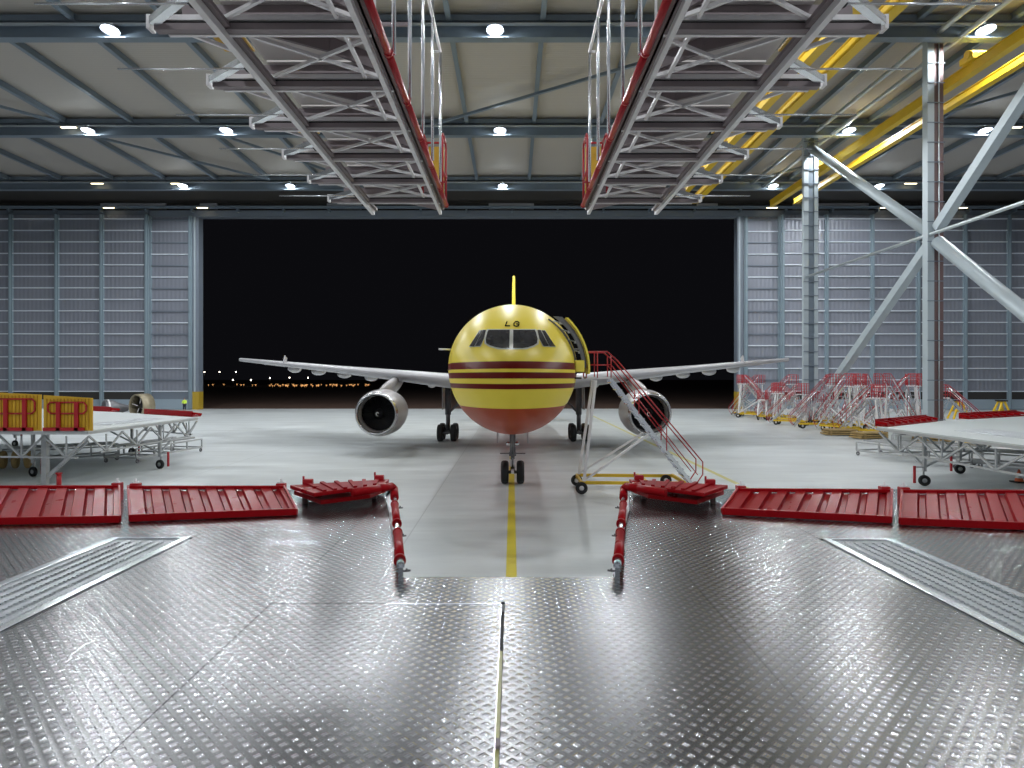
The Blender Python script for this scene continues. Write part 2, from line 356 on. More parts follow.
# ------------------------------------------------------------ yellow crane girders
def girder(x, y0, y1, z0, z1, wdt, lab):
    t = thing('crane_girder', lab, 'crane beam', (x, (y0+y1)/2, z0), 'yellow crane girders')
    MB().bx(x-wdt/2, x+wdt/2, y0, y1, z0+.04, z1-.04).build('web', M['yellow'], t)
    q = MB(); q.bx(x-wdt/2-.12, x+wdt/2+.12, y0, y1, z0, z0+.05); q.bx(x-wdt/2-.12, x+wdt/2+.12, y0, y1, z1-.05, z1); q.build('flange', M['yellow'], t)
    return t
girder(33.2, 20, 80, H+21.9, H+22.7, .35, 'right pair of yellow crane girders, the left and brighter one')
girder(36.3, 20, 80, H+22.3, H+22.9, .35, 'right pair of yellow crane girders, the right one')
girder(22.2, 20, 76, H+21.2, H+22.0, .5, 'left pair of yellow crane girders, the right one above the right hanging platform')
girder(20.0, 20, 76, H+21.3, H+22.0, .45, 'left pair of yellow crane girders, the left one mostly hidden by the right platform')
t = thing('crane_trolley', 'small yellow crane trolley on the brighter girder at top right', 'crane trolley', (33.2, 45, H+22.7), 'crane trolleys')
MB().box((33.2, 45, H+22.95), (1.1, 1.3, .5)).build('body', M['yellow'], t, bevel=.05)
q = MB(); q.tube((32.5, 44.7, H+23.1), (33.9, 44.7, H+23.1), .3, n=14); q.build('motor', M['yellow'], t)
index_kids(); spawn(t, (33.2, 67.5, H+22.7), 0, 'small yellow crane trolley farther down the brighter girder, beside the steel column', 'crane trolleys')

# ------------------------------------------------------------ right-hand columns and cross bracing
XC = 31.0
def column(D, wdt, lab, twin):
    t = thing('steel_column', lab, 'column', (XC, D, 0), 'steel columns on the right')
    zt = H+25.2
    if twin:
        MB().bx(XC-wdt/2, XC-wdt/6, D-.2, D+.2, 0, zt).build('flange', M['column'], t)
        MB().bx(XC+wdt*.24, XC+wdt/2, D-.2, D+.2, 0, zt).build('flange', M['column'], t)
        MB().bx(XC-wdt/6, XC+wdt*.24, D-.1, D+.1, 0, zt).build('web', M['beam'], t)
    else:
        MB().bx(XC-wdt/2, XC-wdt*.1, D-.3, D+.3, 0, zt).build('shaft', M['column'], t)
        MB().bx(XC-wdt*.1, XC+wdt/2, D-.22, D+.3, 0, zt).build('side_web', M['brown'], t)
        MB().tube((XC+wdt*.2, D-.27, .3), (XC+wdt*.2, D-.27, zt), .05).build('conduit', M['beam_light'], t)
    q = MB(); z = 1.5
    while z < zt: q.bx(XC-wdt/2-.04, XC+wdt/2+.04, D-.34, D-.3 if not twin else D-.2, z, z+.06); z += 1.45
    q.build('band', M['door_dark'], t)
    MB().bx(XC-wdt*.7, XC+wdt*.7, D-.6, D+.6, 0, .12).build('base_plate', M['beam'], t)
column(65, 1.5, 'slim twin-flange steel column left of the thick column', True)
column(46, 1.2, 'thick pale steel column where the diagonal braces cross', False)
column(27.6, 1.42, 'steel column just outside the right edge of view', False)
zt, zm = H+24.0, 15.1
for a, b, r, lab in (((65, zt), (46.5, zm+.35), .42, 'thick round brace from the top of the slim column down to the thick column'),
                  ((45.5, zm-.6), (28, 1), .46, 'thick round brace from the thick column down out of view at right')):
    tag(MB().tube((XC, *a), (XC, *b), r, n=20).build('diagonal_brace', M['column']), lab, 'brace', 'diagonal braces')
for a, b, lab in (((65, .5), (46.5, zm-.7), 'square brace rising from the foot of the slim column to the thick column'),
               ((45.5, zm+.4), (28, zt+1), 'square brace rising from the thick column to the top right corner')):
    tag(MB().bar((XC, *a), (XC, *b), .62).build('diagonal_brace', M['column']), lab, 'brace', 'diagonal braces')
tag(MB().tube((XC-.4, 65, zm), (XC-.4, 26, zm), .13, n=12).build('horizontal_pipe', M['beam_light']), 'thin horizontal pipe linking both columns at mid height', 'pipe')
for dx, dz2, lab in ((-.3, 24.9, 'long pale eaves pipe passing the tops of the columns, upper of two'), (1.2, 24.5, 'long pale eaves pipe passing the tops of the columns, lower of two')):
    tag(MB().tube((XC+dx, 80, H+dz2), (XC+dx, 20, H+dz2), .2, n=12).build('eaves_pipe', M['beam_light']), lab, 'pipe', 'eaves pipes')

# ------------------------------------------------------------ hanging platforms
def hanging_platform(side, Z, label):
    zb = H+Z; k = Z/5.5; ox = .07
    X = lambda u: side*u*k+ox*Z/4.5
    t = thing('hanging_platform', label, 'hanging platform', (X(3.6), 15*k, zb))
    rels = [346.5+62, 346.5, 290, 250, 218.6, 194, 175.5]; Ds = [Z*F/r for r in [425]+rels[1:]]
    D0, D1 = 7.0*k, 20.7*k; Dn = D1
    def beamx(D, name):
        q = MB(); q.bx(X(2.35), X(5.8), D-.04, D+.08, zb+.13, zb+.2); q.bx(X(2.35), X(5.6), D+.09, D+.14, zb-.0, zb+.03)
        q.build(name, M['alu'], t)
        MB().bx(X(2.35), X(5.75), D-.03, D+.09, zb+.01, zb+.095).build('beam_channel', M['mauve'], t)
        MB().bx(X(2.35), X(5.75), D, D+.05, zb+.095, zb+.13).build('slot', M['slot'], t)
        MB().bx(X(5.8), X(5.86), D-.05, D+.09, zb+.02, zb+.2).build('end_cap', M['alu'], t)
    sp = (19.6-9.92)/5*k
    DD = [9.92*k+sp*i for i in range(-1, 6)]
    for D in DD: beamx(D, 'cross_beam')
    # long chords
    MB().bar((X(4.68), D0, zb-.03), (X(4.68), D1, zb-.03), .09, .1).build('outer_chord', M['alu'], t)
    MB().bar((X(4.60), D0, zb+.06), (X(4.60), D1, zb+.06), .1, .06).build('outer_chord_flange', M['mauve'], t)
    MB().bar((X(2.45), D0, zb-.03), (X(2.45), D1, zb-.03), .075, .09).build('inner_chord', M['alu'], t)
    MB().bar((X(2.38), D0, zb+.06), (X(2.38), D1-.1, zb+.06), .1, .08).build('inner_chord_flange', M['mauve'], t)
    for D in DD[:-1]:
        for u0, u1 in ((2.62, 2.62), ): MB().bar((X(u0+.2), D+.15, zb+.1), (X(u1+.2), D+sp*.9, zb+.1), .05, .05).build('stringer', M['alu'], t)
        for a, b in (((5.5, .1), (4.68, .55)), ((2.5, .95), (4.6, .12)), ((4.62, .95), (2.5, .25))):
            MB().bar((X(a[0]), D+a[1]*sp, zb+.12), (X(b[0]), D+b[1]*sp, zb+.12), .045, .05).build('diagonal', M['alu'], t)
    for D in DD:   # outrigger arm from the beam tip back to the chord
        MB().bar((X(5.75), D-.05, zb+.1), (X(4.72), D-.45*sp, zb+.1), .1, .1).build('outrigger_arm', M['alu_bright'], t)
    # floor sheets and joists
    for i, D in enumerate([DD[0]-sp]+DD):
        MB().bx(X(2.5), X(4.75), D+.03, D+sp-.03, zb+.42, zb+.45).build('floor_sheet', M['alu_dull'], t)
        q = MB(); q.bx(X(2.5), X(5.4), D+.12, D+.2, zb+.2, zb+.42); q.bar((X(4.7), D+.2, zb+.3), (X(3.3), D+sp*.55, zb+.3), .05, .22); q.bar((X(3.3), D+sp*.55, zb+.3), (X(2.6), D+sp*.9, zb+.3), .05, .22)
        q.build('joist', M['mauve'], t)
        if i % 2 == 0: MB().bx(X(4.8), X(5.35), D+.4*sp, D+.8*sp, zb+.4, zb+.43).build('toe_panel', M['yellow_mesh'], t)
    # thin slide rods
    for i in range(6):
        D = DD[0]+sp*(i+.62)
        MB().tube((X(4.7), D, zb+.0), (X(7.1), D, zb+.0), .014*k+.003, n=8).build('slide_rod', M['alu_bright'], t)
        MB().ball((X(4.78), D, zb+.0), .05, 8, 6).build('rod_knob', M['slot'], t)
    # red bumper tube along the inner edge, in segments
    xr = X(2.2); y = D0; seg = 1.45*k*1.3
    while y < 20.0*k:
        y1 = min(y+seg, 20.2*k)
        q = MB(); q.tube((xr, y+.02, zb+.05), (xr, y1-.02, zb+.05), .055, n=12); q.tube((xr, y1-.1, zb+.05), (xr, y1-.04, zb+.05), .065, n=12)
        q.build('bumper_tube', M['red_rail'], t); y = y1
    MB().bx(X(2.25), X(2.36), D0, 20.3*k, zb+.02, zb+.06).build('bumper_bracket', M['brown'], t)
    # inner guard-rail posts and rails
    zr = H+Z*9.35/5.5
    for px in (122, 105.5, 92, 82, 74):
        D = 2.12*k*F/px
        MB().tube((X(2.14), D, zb+.1), (X(2.14), D, zr+(.0 if px < 80 else 1.6*k)), .032, n=8).build('post', M['alu_bright'], t)
    q = MB(); q.tube((X(2.14), D0, zr), (X(2.14), 2.12*k*F/74, zr), .035, n=8); q.tube((X(2.14), 2.12*k*F/74, zr), (X(2.3), 2.12*k*F/74, zr), .03, n=8)
    q.build('top_rail', M['alu'], t)
    MB().bar((X(2.6), 15.2*k, zr-.75*k), (X(3.6), 15.2*k, zr-.75*k), .06).build('cross_rail', M['mauve'], t)
    # red and yellow end cage
    ya, yb, zc0, zc1 = 19.0*k, 20.0*k, zb+.1, H+246*19.0*k/F
    q = MB()
    for xx in (X(2.2), X(2.8)): q.path([(xx, ya, zc0), (xx, ya, zc1-.12), (xx, ya+.12, zc1), (xx, yb-.12, zc1), (xx, yb, zc1-.12), (xx, yb, zc0)], .028)
    for z in (zc0+.5, zc1): q.tube((X(2.2), yb-.1, z), (X(2.8), yb-.1, z), .028)
    q.tube((X(2.2), ya, zc0+.75*(zc1-zc0)/2), (X(2.2), yb, zc0+.75*(zc1-zc0)/2), .028)
    q.build('end_cage', M['red_rail'], t)
    MB().bx(X(2.25), X(2.75), yb-.05, yb-.02, zc0+.2, zc1-.08).build('cage_panel', M['yellow_mesh'], t)
    # hoist column that carries it, going up through the roof zone
    for D in (8.2*k, 16*k): MB().tube((X(3.6), D, zb+.45), (X(3.6), D, ZC-.3), .03, n=8).build('hoist_rod', M['alu'], t)
    return t
hanging_platform(-1, 4.5, 'aluminium hanging work platform seen from below, upper left, red bumper on its right edge')
hanging_platform(1, 4.5, 'aluminium hanging work platform seen from below, upper right, red bumper on its left edge')

# ------------------------------------------------------------ foreground deck
def P2(px, py, z=None): v = W(px, py, ZD if z is None else z); return (v.x, v.y)
dk = thing('access_deck', 'tread-plate access deck filling the foreground with a notch facing the aircraft', 'deck', (0, 4, 0))
YN, YE = W(0, 577, ZD).y, 9.55
nl0, nl1, nr0, nr1 = -.96, -1.86, .86, 1.78          # notch corners, near and far
TH = .02
def plate(poly, nm='deck_plate'):
    return MB().prism(poly, ZD-TH, ZD).build(nm, M['tread'], dk)
g = .0035
plate([(-9.5, -2.5), (-4.26-g, -2.5), (-4.26-g, YE), (-9.5, YE)])
plate([(-4.26, 6.66), (-3.40, 6.66), (-3.40, YE), (-4.26, YE)])
plate([(-4.26, -2.5), (-3.40, -2.5), (-3.40, -.6), (-4.26, -.6)])
plate([(-3.40+g, -2.5), (-1.82-g, -2.5), (-1.80-g, YE), (-3.40+g, YE)])
plate([(-1.82, -2.5), (-.08, -2.5), (-.08, 4.71), (-1.82, 4.71)])
plate([(-1.82, 4.71+g*2), (-.08, 4.71+g*2), (-.08, YN), (nl0, YN), (-1.80, 8.95), (-1.80, 6)])
plate([(-.055, -2.5), (1.50-g, -2.5), (1.50-g, YN), (-.055, YN)])
plate([(-.08, 4.75), (-.055, 4.75), (-.055, YN), (-.08, YN)])
plate([(nr0, YN+g), (1.50-g, YN+g), (1.50-g, 8.0)])
plate([(1.50, -2.5), (3.25-g, -2.5), (3.25-g, YE), (nr1, YE), (1.50, 8.0)])
plate([(3.25, 6.60), (4.02, 6.60), (4.02, YE), (3.25, YE)])
plate([(3.25, -2.5), (4.02, -2.5), (4.02, -.6), (3.25, -.6)])
plate([(4.02+g, -2.5), (9.5, -2.5), (9.5, YE), (4.02+g, YE)])
plate([(-1.85, 8.95+.1), (-1.80-g*2, 8.95), (-1.80-g*2, YE), (nl1, YE)])
# understructure
q = MB(); q.bx(-9.4, -1.9, YE-.12, YE-.02, ZD-.3, ZD-.025); q.bx(1.9, 9.4, YE-.12, YE-.02, ZD-.3, ZD-.025); q.bx(nl0, nr0, YN-.12, YN-.02, ZD-.3, ZD-.025)
q.bar((nl0-.05, YN, ZD-.16), (nl1-.06, YE, ZD-.16), .08, .26); q.bar((nr0+.05, YN, ZD-.16), (nr1+.06, YE, ZD-.16), .08, .26)
for y in (-2.3, .5, 3.2): q.bx(-9.4, -.2, y, y+.1, ZD-.3, ZD-.025); q.bx(.1, 9.4, y, y+.1, ZD-.3, ZD-.025)
q.build('edge_beam', M['alu'], dk)
for x, y in ((-9, -2), (9, -2), (-9, 9.2), (9, 9.2), (-2.4, 9.2), (2.4, 9.2), (-5, 3.2), (5, 3.2)):
    MB().bx(x-.08, x+.08, y-.08, y+.08, 0, ZD-.3).build('leg', M['alu'], dk)
# gratings
for x0, x1, y1, nm in ((-4.24, -3.42, 6.64, 'left'), (3.27, 4.0, 6.58, 'right')):
    y0 = -.6; fw = .075
    q = MB(); q.bx(x0, x0+fw, y0, y1, ZD-.01, ZD+.012); q.bx(x1-fw, x1, y0, y1, ZD-.01, ZD+.012); q.bx(x0+fw, x1-fw, y1-.04, y1, ZD-.01, ZD+.012); q.bx(x0+fw, x1-fw, y0, y0+fw, ZD-.01, ZD+.012)
    fr = q.build('grating_frame', M['alu_bright'], dk, bevel=.004)
    n_ = 6; wd = (x1-x0-2*fw)/n_
    for i in range(n_):
        xa = x0+fw+wd*i
        q = MB(); q.bx(xa+.003, xa+wd-.003, y0+fw, y1-.045, ZD-.03, ZD-.006)
        yy = y0+.2
        while yy < y1-.15: q.bx(xa+wd-.03, xa+wd-.01, yy, yy+.022, ZD-.006, ZD+.006); yy += .052
        q.build('grating_plank', M['grate'], fr)
    MB().bx(x0+.02, x1-.02, y0, y1, ZD-.06, ZD-.045).build('grating_tray', M['gear'], fr)
# slot down the middle: rail, strip added for the yellow floor line below, clip
sl = MB(); sl.bx(-.083, -.052, -2.4, 4.7, ZD-.07, ZD-.055); sl.build('slot_tray', M['slot'], dk)
MB().bx(-.079, -.060, -2.4, 3.92, ZD-.03, ZD-.012).build('floor_line_strip', mat('pale_yellow_strip', (.62, .6, .25), .4), dk)
MB().bx(-.082, -.0785, -2.4, 4.7, ZD-.02, ZD+.003).build('slot_edge', M['alu_bright'], dk)
MB().box((-.068, 2.9, ZD+.004), (.022, .07, .016)).build('slot_clip', M['mauve'], dk, bevel=.004)
q = MB(); q.bx(-.95, -.09, 4.695, 4.715, ZD-.001, ZD+.002); q.build('seam_strip', M['alu_bright'], dk)

# ------------------------------------------------------------ red folding flaps
def flap(tl, tr, bl, br, label, zt=.20, zb=.05, ribs=8, Dt=8.6):
    # corners as pixels; far edge raised on its hinges
    def cor(p, z): return W(p[0], p[1], z)
    A, B = cor(tl, ZD+zt), cor(tr, ZD+zt); C_, E = cor(bl, ZD+zb), cor(br, ZD+zb)
    t = thing('folding_flap', label, 'flap', ((A+B+C_+E)/4 - Vector((0, 0, zt/2+.05))), 'red ribbed flaps along the deck edge')
    top = []; bot = []
    nrm = (B-A).cross(C_-A).normalized(); nrm = nrm if nrm.z > 0 else -nrm
    prof = []                                      # corrugation across the width
    for i in range(ribs):
        s0 = .03+.94*i/ribs; d = .94/ribs
        prof += [(s0, 0), (s0+d*.52, 0), (s0+d*.56, -.035), (s0+d*.60, -.004), (s0+d*.64, -.04), (s0+d*.92, -.04), (s0+d*.98, 0)]
    prof = [(0, 0)]+prof+[(1, 0)]
    q = MB(); rows = []
    for v in (.0, .99):
        rows.append([A.lerp(B, s).lerp(C_.lerp(E, s), v)+nrm*h for s, h in prof])
    q.grid(rows, smooth=False); q.grid([[p-nrm*.012 for p in r] for r in rows], smooth=False)
    q.build('ribbed_sheet', M['red'], t, fix=False)
    q = MB(); q.bar(C_, E, .05, .085); q.bar(A, B, .05, .05); q.bar(A, C_, .03, .07); q.bar(B, E, .03, .07)
    q.build('edge_frame', M['red'], t, bevel=.006)
    for s in (.03, .97):
        p = A.lerp(B, s); g_ = Vector((p.x, p.y+.05, 0))
        q = MB(); q.bx(p.x-.06, p.x+.06, p.y+.02, p.y+.12, ZD, p.z+.05); q.build('hinge_bracket', M['red_rail'], t, bevel=.01)
        q = MB(); q.tube((p.x, p.y+.07, p.z), (p.x, p.y+.07, p.z+.11), .014); q.tube((p.x-.05, p.y+.07, p.z+.05), (p.x+.05, p.y+.07, p.z+.05), .02); q.build('hinge_pin', M['alu'], t)
    return t
flap((-43, 487.5), (119, 487), (-71, 522), (120, 519), 'red ribbed steel flap at far left of the deck edge, cut by the picture edge', ribs=8)
flap((128, 487.5), (284, 487.5), (130, 518), (297, 511.5), 'red ribbed steel flap second from the left, with its right end slanted', ribs=8)
flap((738, 490), (892, 491), (722, 511), (891, 519.5), 'red ribbed steel flap second from the right, with its left end slanted', ribs=8)
flap((902, 491.5), (1070, 492), (900, 521), (1098, 529), 'red ribbed steel flap at far right of the deck edge, cut by the picture edge', ribs=8)
def inner_flap(s, label, group='red folded flaps at the notch'):
    mx = (lambda x: x) if s < 0 else (lambda x: 1018-x)
    t = thing('stacked_flap', label, 'flap', W(mx(345), 490, ZD+.1), group)
    q = MB(); zt = ZD+.26
    up = [W(mx(x), y, zt) for x, y in ((290, 485), (314, 493), (384, 484), (389, 479))]
    q.prism([(p.x, p.y) for p in up], zt-.05, zt); a = q.build('upper_flap', M['red'], t, bevel=.008)
    q = MB()
    for i in range(1, 7):
        p = up[0].lerp(up[3], i/7+.02); r_ = up[1].lerp(up[2], i/7)
        q.bar(p+Vector((0, 0, .012)), r_+Vector((0, 0, .012)), .05, .024)
    q.build('rib', M['red'], a)
    zl = ZD+.14; lo = [W(mx(x), y, zl) for x, y in ((294, 490.5), (321, 500), (370, 494), (386, 488), (383, 483))]
    q = MB(); q.prism([(p.x, p.y) for p in lo], zl-.06, zl); q.build('lower_flap', M['red'], t, bevel=.008)
    for i in (.15, .85):
        p = up[0].lerp(up[3], i); MB().bx(p.x-.03, p.x+.03, p.y-.04, p.y+.02, ZD, zt-.05).build('support_post', M['brown'], t)
    for i in (.18, .9):
        p = up[0].lerp(up[3], i)
        q = MB(); q.box((p.x, p.y-.03, zt+.035), (.13, .08, .07)); q.build('hinge_block', M['red_rail'], t, bevel=.01)
        MB().tube((p.x-.06, p.y-.03, zt+.05), (p.x-.06, p.y-.03, zt+.11), .014).build('hinge_pin', M['red_rail'], t)
    # bent pipe and bumper rollers along the notch
    t2 = thing('bumper_rail', 'red tubular bumper with silver joints along the %s side of the notch' % ('left' if s < 0 else 'right'), 'bumper', W(mx(397), 530, ZD), 'red tubular bumpers at the notch')
    zp = ZD+.12
    B = lambda x, y, z=zp: W(mx(x), y, z)
    q = MB(); q.path([B(352, 493, zp+.1), B(380, 488.5, zp+.12), B(391, 486.5, zp+.12), B(394, 489, zp+.06), B(394.6, 498)], .055, 12); q.build('bent_pipe', M['red'], t2)
    for (a_, b_) in (((394.6, 504), (397, 524)), ((397.6, 532), (400, 561))):
        q = MB(); p0, p1 = B(*a_), B(*b_); q.tube(p0, p1, .044, n=16); d = (p1-p0).normalized(); q.tube(p0-d*.0, p0+d*.05, .05, n=16); q.tube(p1-d*.06, p1, .052, n=16)
        q.build('roller', M['red'], t2)
    q = MB(); q.tube(B(394.6, 497), B(400.4, 566), .024, n=12); q.build('axle', M['alu_bright'], t2)
    q = MB(); q.tube(B(400.1, 561), B(400.6, 566), .034, n=14); q.bx(B(400.5, 568).x-.02, B(400.5, 568).x+.02, B(400, 569).y+.03, B(400, 569).y+.07, ZD-.02, zp); q.build('end_socket', M['alu_bright'], t2)
    q = MB()
    for y_ in (500.5, 528): p = B(394.6+(y_-498)*.085, y_); q.bx(p.x-.02, p.x+.02, p.y-.03, p.y+.03, ZD-.1, zp)
    q.build('stand_off', M['alu'], t2)
    for x_, y_ in ((398.5, 508), (401, 536), (404, 571)):
        p = B(x_, y_, ZD+.08); q = MB(); q.tube(p, p+Vector((-s*.05, .02, .0)), .009); q.tube(p+Vector((-s*.02, .0, .0)), p+Vector((-s*.03, -.05, .03)), .009); q.tube(p, p+Vector((s*.06, -.0, 0)), .009)
        q.build('latch', M['gear'], t2)
inner_flap(-1, 'stack of two folded red flaps left of the notch')
inner_flap(1, 'stack of two folded red flaps right of the notch, in front of the stairs')

# ------------------------------------------------------------ the aircraft (nose towards the viewer)
Y0 = 20.5; AX = .0
ac = thing('airliner', 'yellow cargo jet with dark red stripes facing the viewer in the hangar', 'aeroplane', (AX, Y0, 0))
ZT = 5.05
ST = [(0.0, 4.36, 4.36, .01, 4.36), (.04, 4.56, 4.14, .24, 4.36), (.15, 4.78, 3.95, .45, 4.37), (.35, 5.02, 3.72, .72, 4.4), (.6, 5.22, 3.52, .97, 4.44), (1.0, 5.47, 3.27, 1.3, 4.5),
      (1.4, 5.68, 3.07, 1.57, 4.56), (1.7, 5.87, 2.95, 1.74, 4.6), (2.1, 6.2, 2.81, 1.94, 4.66), (2.6, 6.58, 2.66, 2.15, 4.73), (3.2, 6.95, 2.53, 2.36, 4.82), (4.0, 7.27, 2.4, 2.46, 4.9),
      (5.0, 7.52, 2.29, 2.62, 4.98), (6.0, 7.70, 2.24, 2.72, 5.03), (7.0, 7.80, 2.23, 2.78, 5.05), (8.5, 7.87, 2.23, 2.82, 5.05), (36, 7.87, 2.23, 2.82, 5.05), (42, 7.8, 3.1, 2.5, 5.4), (48, 7.5, 4.6, 1.5, 6.0), (53, 7.0, 6.1, .4, 6.5), (53.6, 6.7, 6.3, .1, 6.5)]
def station(s):
    for i in range(len(ST)-1):
        if ST[i][0] <= s <= ST[i+1][0]:
            a, b = ST[i], ST[i+1]; p_ = ST[max(0, i-1)]; n_ = ST[min(len(ST)-1, i+2)]; u = (s-a[0])/(b[0]-a[0]); out = []
            for k in range(1, 5):
                h = b[0]-a[0]; m0 = (b[k]-p_[k])/(b[0]-p_[0])*h if i else (b[k]-a[k])*1.6; m1 = (n_[k]-a[k])/(n_[0]-a[0])*h
                if i >= 15: m0 = m1 = (b[k]-a[k])
                if i == 14: m1 = 0
                u2, u3 = u*u, u*u*u
                out.append((2*u3-3*u2+1)*a[k]+(u3-2*u2+u)*m0+(-2*u3+3*u2)*b[k]+(u3-u2)*m1)
            return out
    return ST[-1][1:]
NR = 128
SS = [0, .01, .04, .09, .15, .25, .35, .45]+[.6+.125*i for i in range(51)]+[7.2, 7.7, 8.1, 8.5, 9, 14, 20, 28, 36, 38, 40, 42, 44, 46, 48, 50, 52, 53, 53.6]
def hull_pt(s, a, off=0):
    T, B_, hw, zc = station(s); c_, s_ = math.cos(a), math.sin(a)
    return Vector((AX+(hw+off)*s_, Y0+s, zc+((T-zc)+off)*c_ if c_ > 0 else zc+((zc-B_)+off)*c_))
def hull_rows(ss, off=0): return [[hull_pt(s, 2*PI*k/NR, off) for k in range(NR)] for s in ss]
full = MB(); full.grid(hull_rows(SS), close=True)
bvh = BVHTree.FromPolygons([tuple(v) for v in full.v], full.f)
# door opening left out of the skin on the aircraft's left side (picture right)
def in_door(v): return v.x > 0 and Y0+4.15 < v.y < Y0+5.15 and 4.75 < v.z < 6.62
keep = [(f, s_) for f, s_ in zip(full.f, full.sm) if not in_door(sum((full.v[i] for i in f), Vector())/4)]
hull = MB(); hull.v = full.v; hull.f = [k[0] for k in keep]; hull.sm = [True]*len(keep)
M['livery'] = m = mat('yellow_livery', (.72, .56, .07), .36, spec=.13); n = N(m); xyz, vec = n.xyz()
z = n.math('ADD', xyz[2], 0)
st = n.math('MAXIMUM', n.math('MAXIMUM', n.band(z, 4.90, 5.16), n.band(z, 4.57, 4.785)), n.band(z, 4.215, 4.395))
belly = n.math('MULTIPLY_ADD', z, -200, 3.55*200, clamp=True)
nz = n.noise(vec, 1.5, 4)
c = n.mix(n.math('MULTIPLY', nz, .5), (.97, .77, .09), (.9, .7, .075)); c = n.mix(st, c, (.15, .008, .006)); c = n.mix(belly, c, (.42, .06, .015))
n.link(c, 'Base Color')
fu = hull.build('fuselage', M['livery'], ac)
M['plain_yellow'] = mat('plain_yellow_paint', (.9, .74, .11), .35, spec=.25)
# flat cabin wall and floor seen through the doorway
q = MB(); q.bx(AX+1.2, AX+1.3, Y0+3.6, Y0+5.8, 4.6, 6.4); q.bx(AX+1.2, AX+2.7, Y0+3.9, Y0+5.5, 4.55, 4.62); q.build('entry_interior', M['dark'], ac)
def cast(px, py):
    d = Vector(((px-CX)/F, 1, (HY-py)/F)).normalized(); hit = bvh.ray_cast(Vector((0, 0, H)), d)
    if hit[0] is None: return None
    nn = hit[1]; nn = nn if nn.y < 0 else -nn
    return hit[0], nn
def patch(rows, off, name, mt, parent, cols=10):
    R = []
    ys = [r[0] for r in rows]; fine = []
    for r0, r1 in zip(rows, rows[1:]):
        for k in range(3): u = k/3; fine.append([r0[i]+(r1[i]-r0[i])*u for i in range(3)])
    fine.append(list(rows[-1]))
    for y, a, b in fine:
        row = []
        for k in range(cols+1):
            h = cast(a+(b-a)*k/cols, y)
            row.append(h[0]+h[1]*off)
        R.append(row)
    q = MB(); q.grid(R); q.grid([[p + Vector((0, .02, 0)) for p in r] for r in R]); return q.build(name, mt, parent, fix=False)
Z = lambda rows: [(300+y/7.68, 470+a/7.68, 470+b/7.68) for y, a, b in rows]
wf = patch(Z([(224, 132, 504), (250, 118, 518), (300, 108, 528), (338, 110, 526), (362, 150, 490), (380, 215, 430)]), .008, 'windscreen_frame', M['winframe'], ac, 18)
patch(Z([(232, 142, 303), (250, 133, 303), (300, 120, 302), (335, 124, 301), (352, 155, 301), (366, 200, 301), (372, 240, 301)]), .02, 'pane', M['glass'], wf)
patch(Z([(232, 330, 494), (250, 330, 503), (300, 330, 516), (335, 330, 512), (352, 330, 482), (366, 330, 440), (372, 330, 400)]), .02, 'pane', M['glass'], wf)
for rows in (((233, 98, 122), (300, 66, 104), (356, 40, 78)), ((236, 74, 93), (300, 32, 62), (358, -6, 33)), ((233, 514, 538), (300, 530, 572), (356, 562, 602)), ((236, 546, 570), (300, 578, 612), (358, 608, 652))):
    patch(Z([(y-4, a-4, b+4) if i == 0 else ((y+4, a-4, b+4) if i == 2 else (y, a-4, b+4)) for i, (y, a, b) in enumerate(rows)]), .008, 'side_window_frame', M['winframe'], ac, 4)
    patch(Z(rows), .02, 'side_window', M['glass'], ac, 5)
def stroke(pts, wd, name):
    q = MB()
    for (x0, y0), (x1, y1) in zip(pts, pts[1:]):
        L = math.hypot(x1-x0, y1-y0); ux, uy = (x1-x0)/L, (y1-y0)/L; R = []
        for k in range(4):
            u = (k/3)*(L+wd*.7)-wd*.35; row = []
            for s_ in (-.5, .5):
                hx, hn = cast(470+(x0+ux*u-uy*wd*s_)/7.68, 300+(y0+uy*u+ux*wd*s_)/7.68); row.append(hx+hn*.03)
            R.append(row)
        q.grid(R, smooth=False)
    return q.build(name, M['black'], ac, fix=False)
stroke([(282, 172), (270, 203), (302, 203)], 9, 'letter_l')
stroke([(374, 180), (364, 171), (346, 172), (335, 186), (336, 202), (354, 207), (370, 202), (374, 190), (356, 189)], 9, 'letter_g')
# nose radome seam, probes
for px, py in ((455, 349), (583, 349)):
    sgn = -1 if px < 512 else 1
    h = hull_pt(4.9, PI/2*sgn, 0); p = Vector((h.x, h.y, 5.75)); 
    MB().tube((AX+sgn*2.5, Y0+4.9, 5.75), (AX+sgn*2.95, Y0+4.6, 5.75), .035).build('pitot_probe', M['alu'], ac)
# open entry door, curved panel standing off the skin
def off_panel(s0, s1, z0, z1, off, th, name, mt, parent, dx=0, dy=0, nz_=12):
    R = []; R2 = []
    for j in range(nz_+1):
        zz = z0+(z1-z0)*j/nz_; T, B_, hw, zc = station((s0+s1)/2)
        def px_(o):
            rz = (T-zc+o) if zz > zc else (zc-B_+o); u = max(0, 1-((zz-zc)/rz)**2); return AX+(hw+o)*math.sqrt(u)
        R.append([Vector((px_(off)+dx, Y0+s+dy, zz)) for s in (s0, s1)]); R2.append([Vector((px_(off+th)+dx, Y0+s+dy, zz)) for s in (s0, s1)])
    q = MB(); q.grid(R); q.grid(R2)
    n_ = len(R)
    for k in (0, 1): q.grid([[R[j][k], R2[j][k]] for j in range(n_)], smooth=False)
    q.grid([R[0], R2[0]], smooth=False); q.grid([R[-1], R2[-1]], smooth=False)
    return q.build(name, mt, parent)
ed = off_panel(3.9, 4.9, 4.75, 6.95, .34, .07, 'entry_door', M['plain_yellow'], ac, dx=.1)
for sa, of in ((3.93, .2), (4.15, .24)):
    off_panel(sa, sa+.1, 5.0, 7.0, of, .12, 'door_rib', M['gear'], ed, dx=.08)
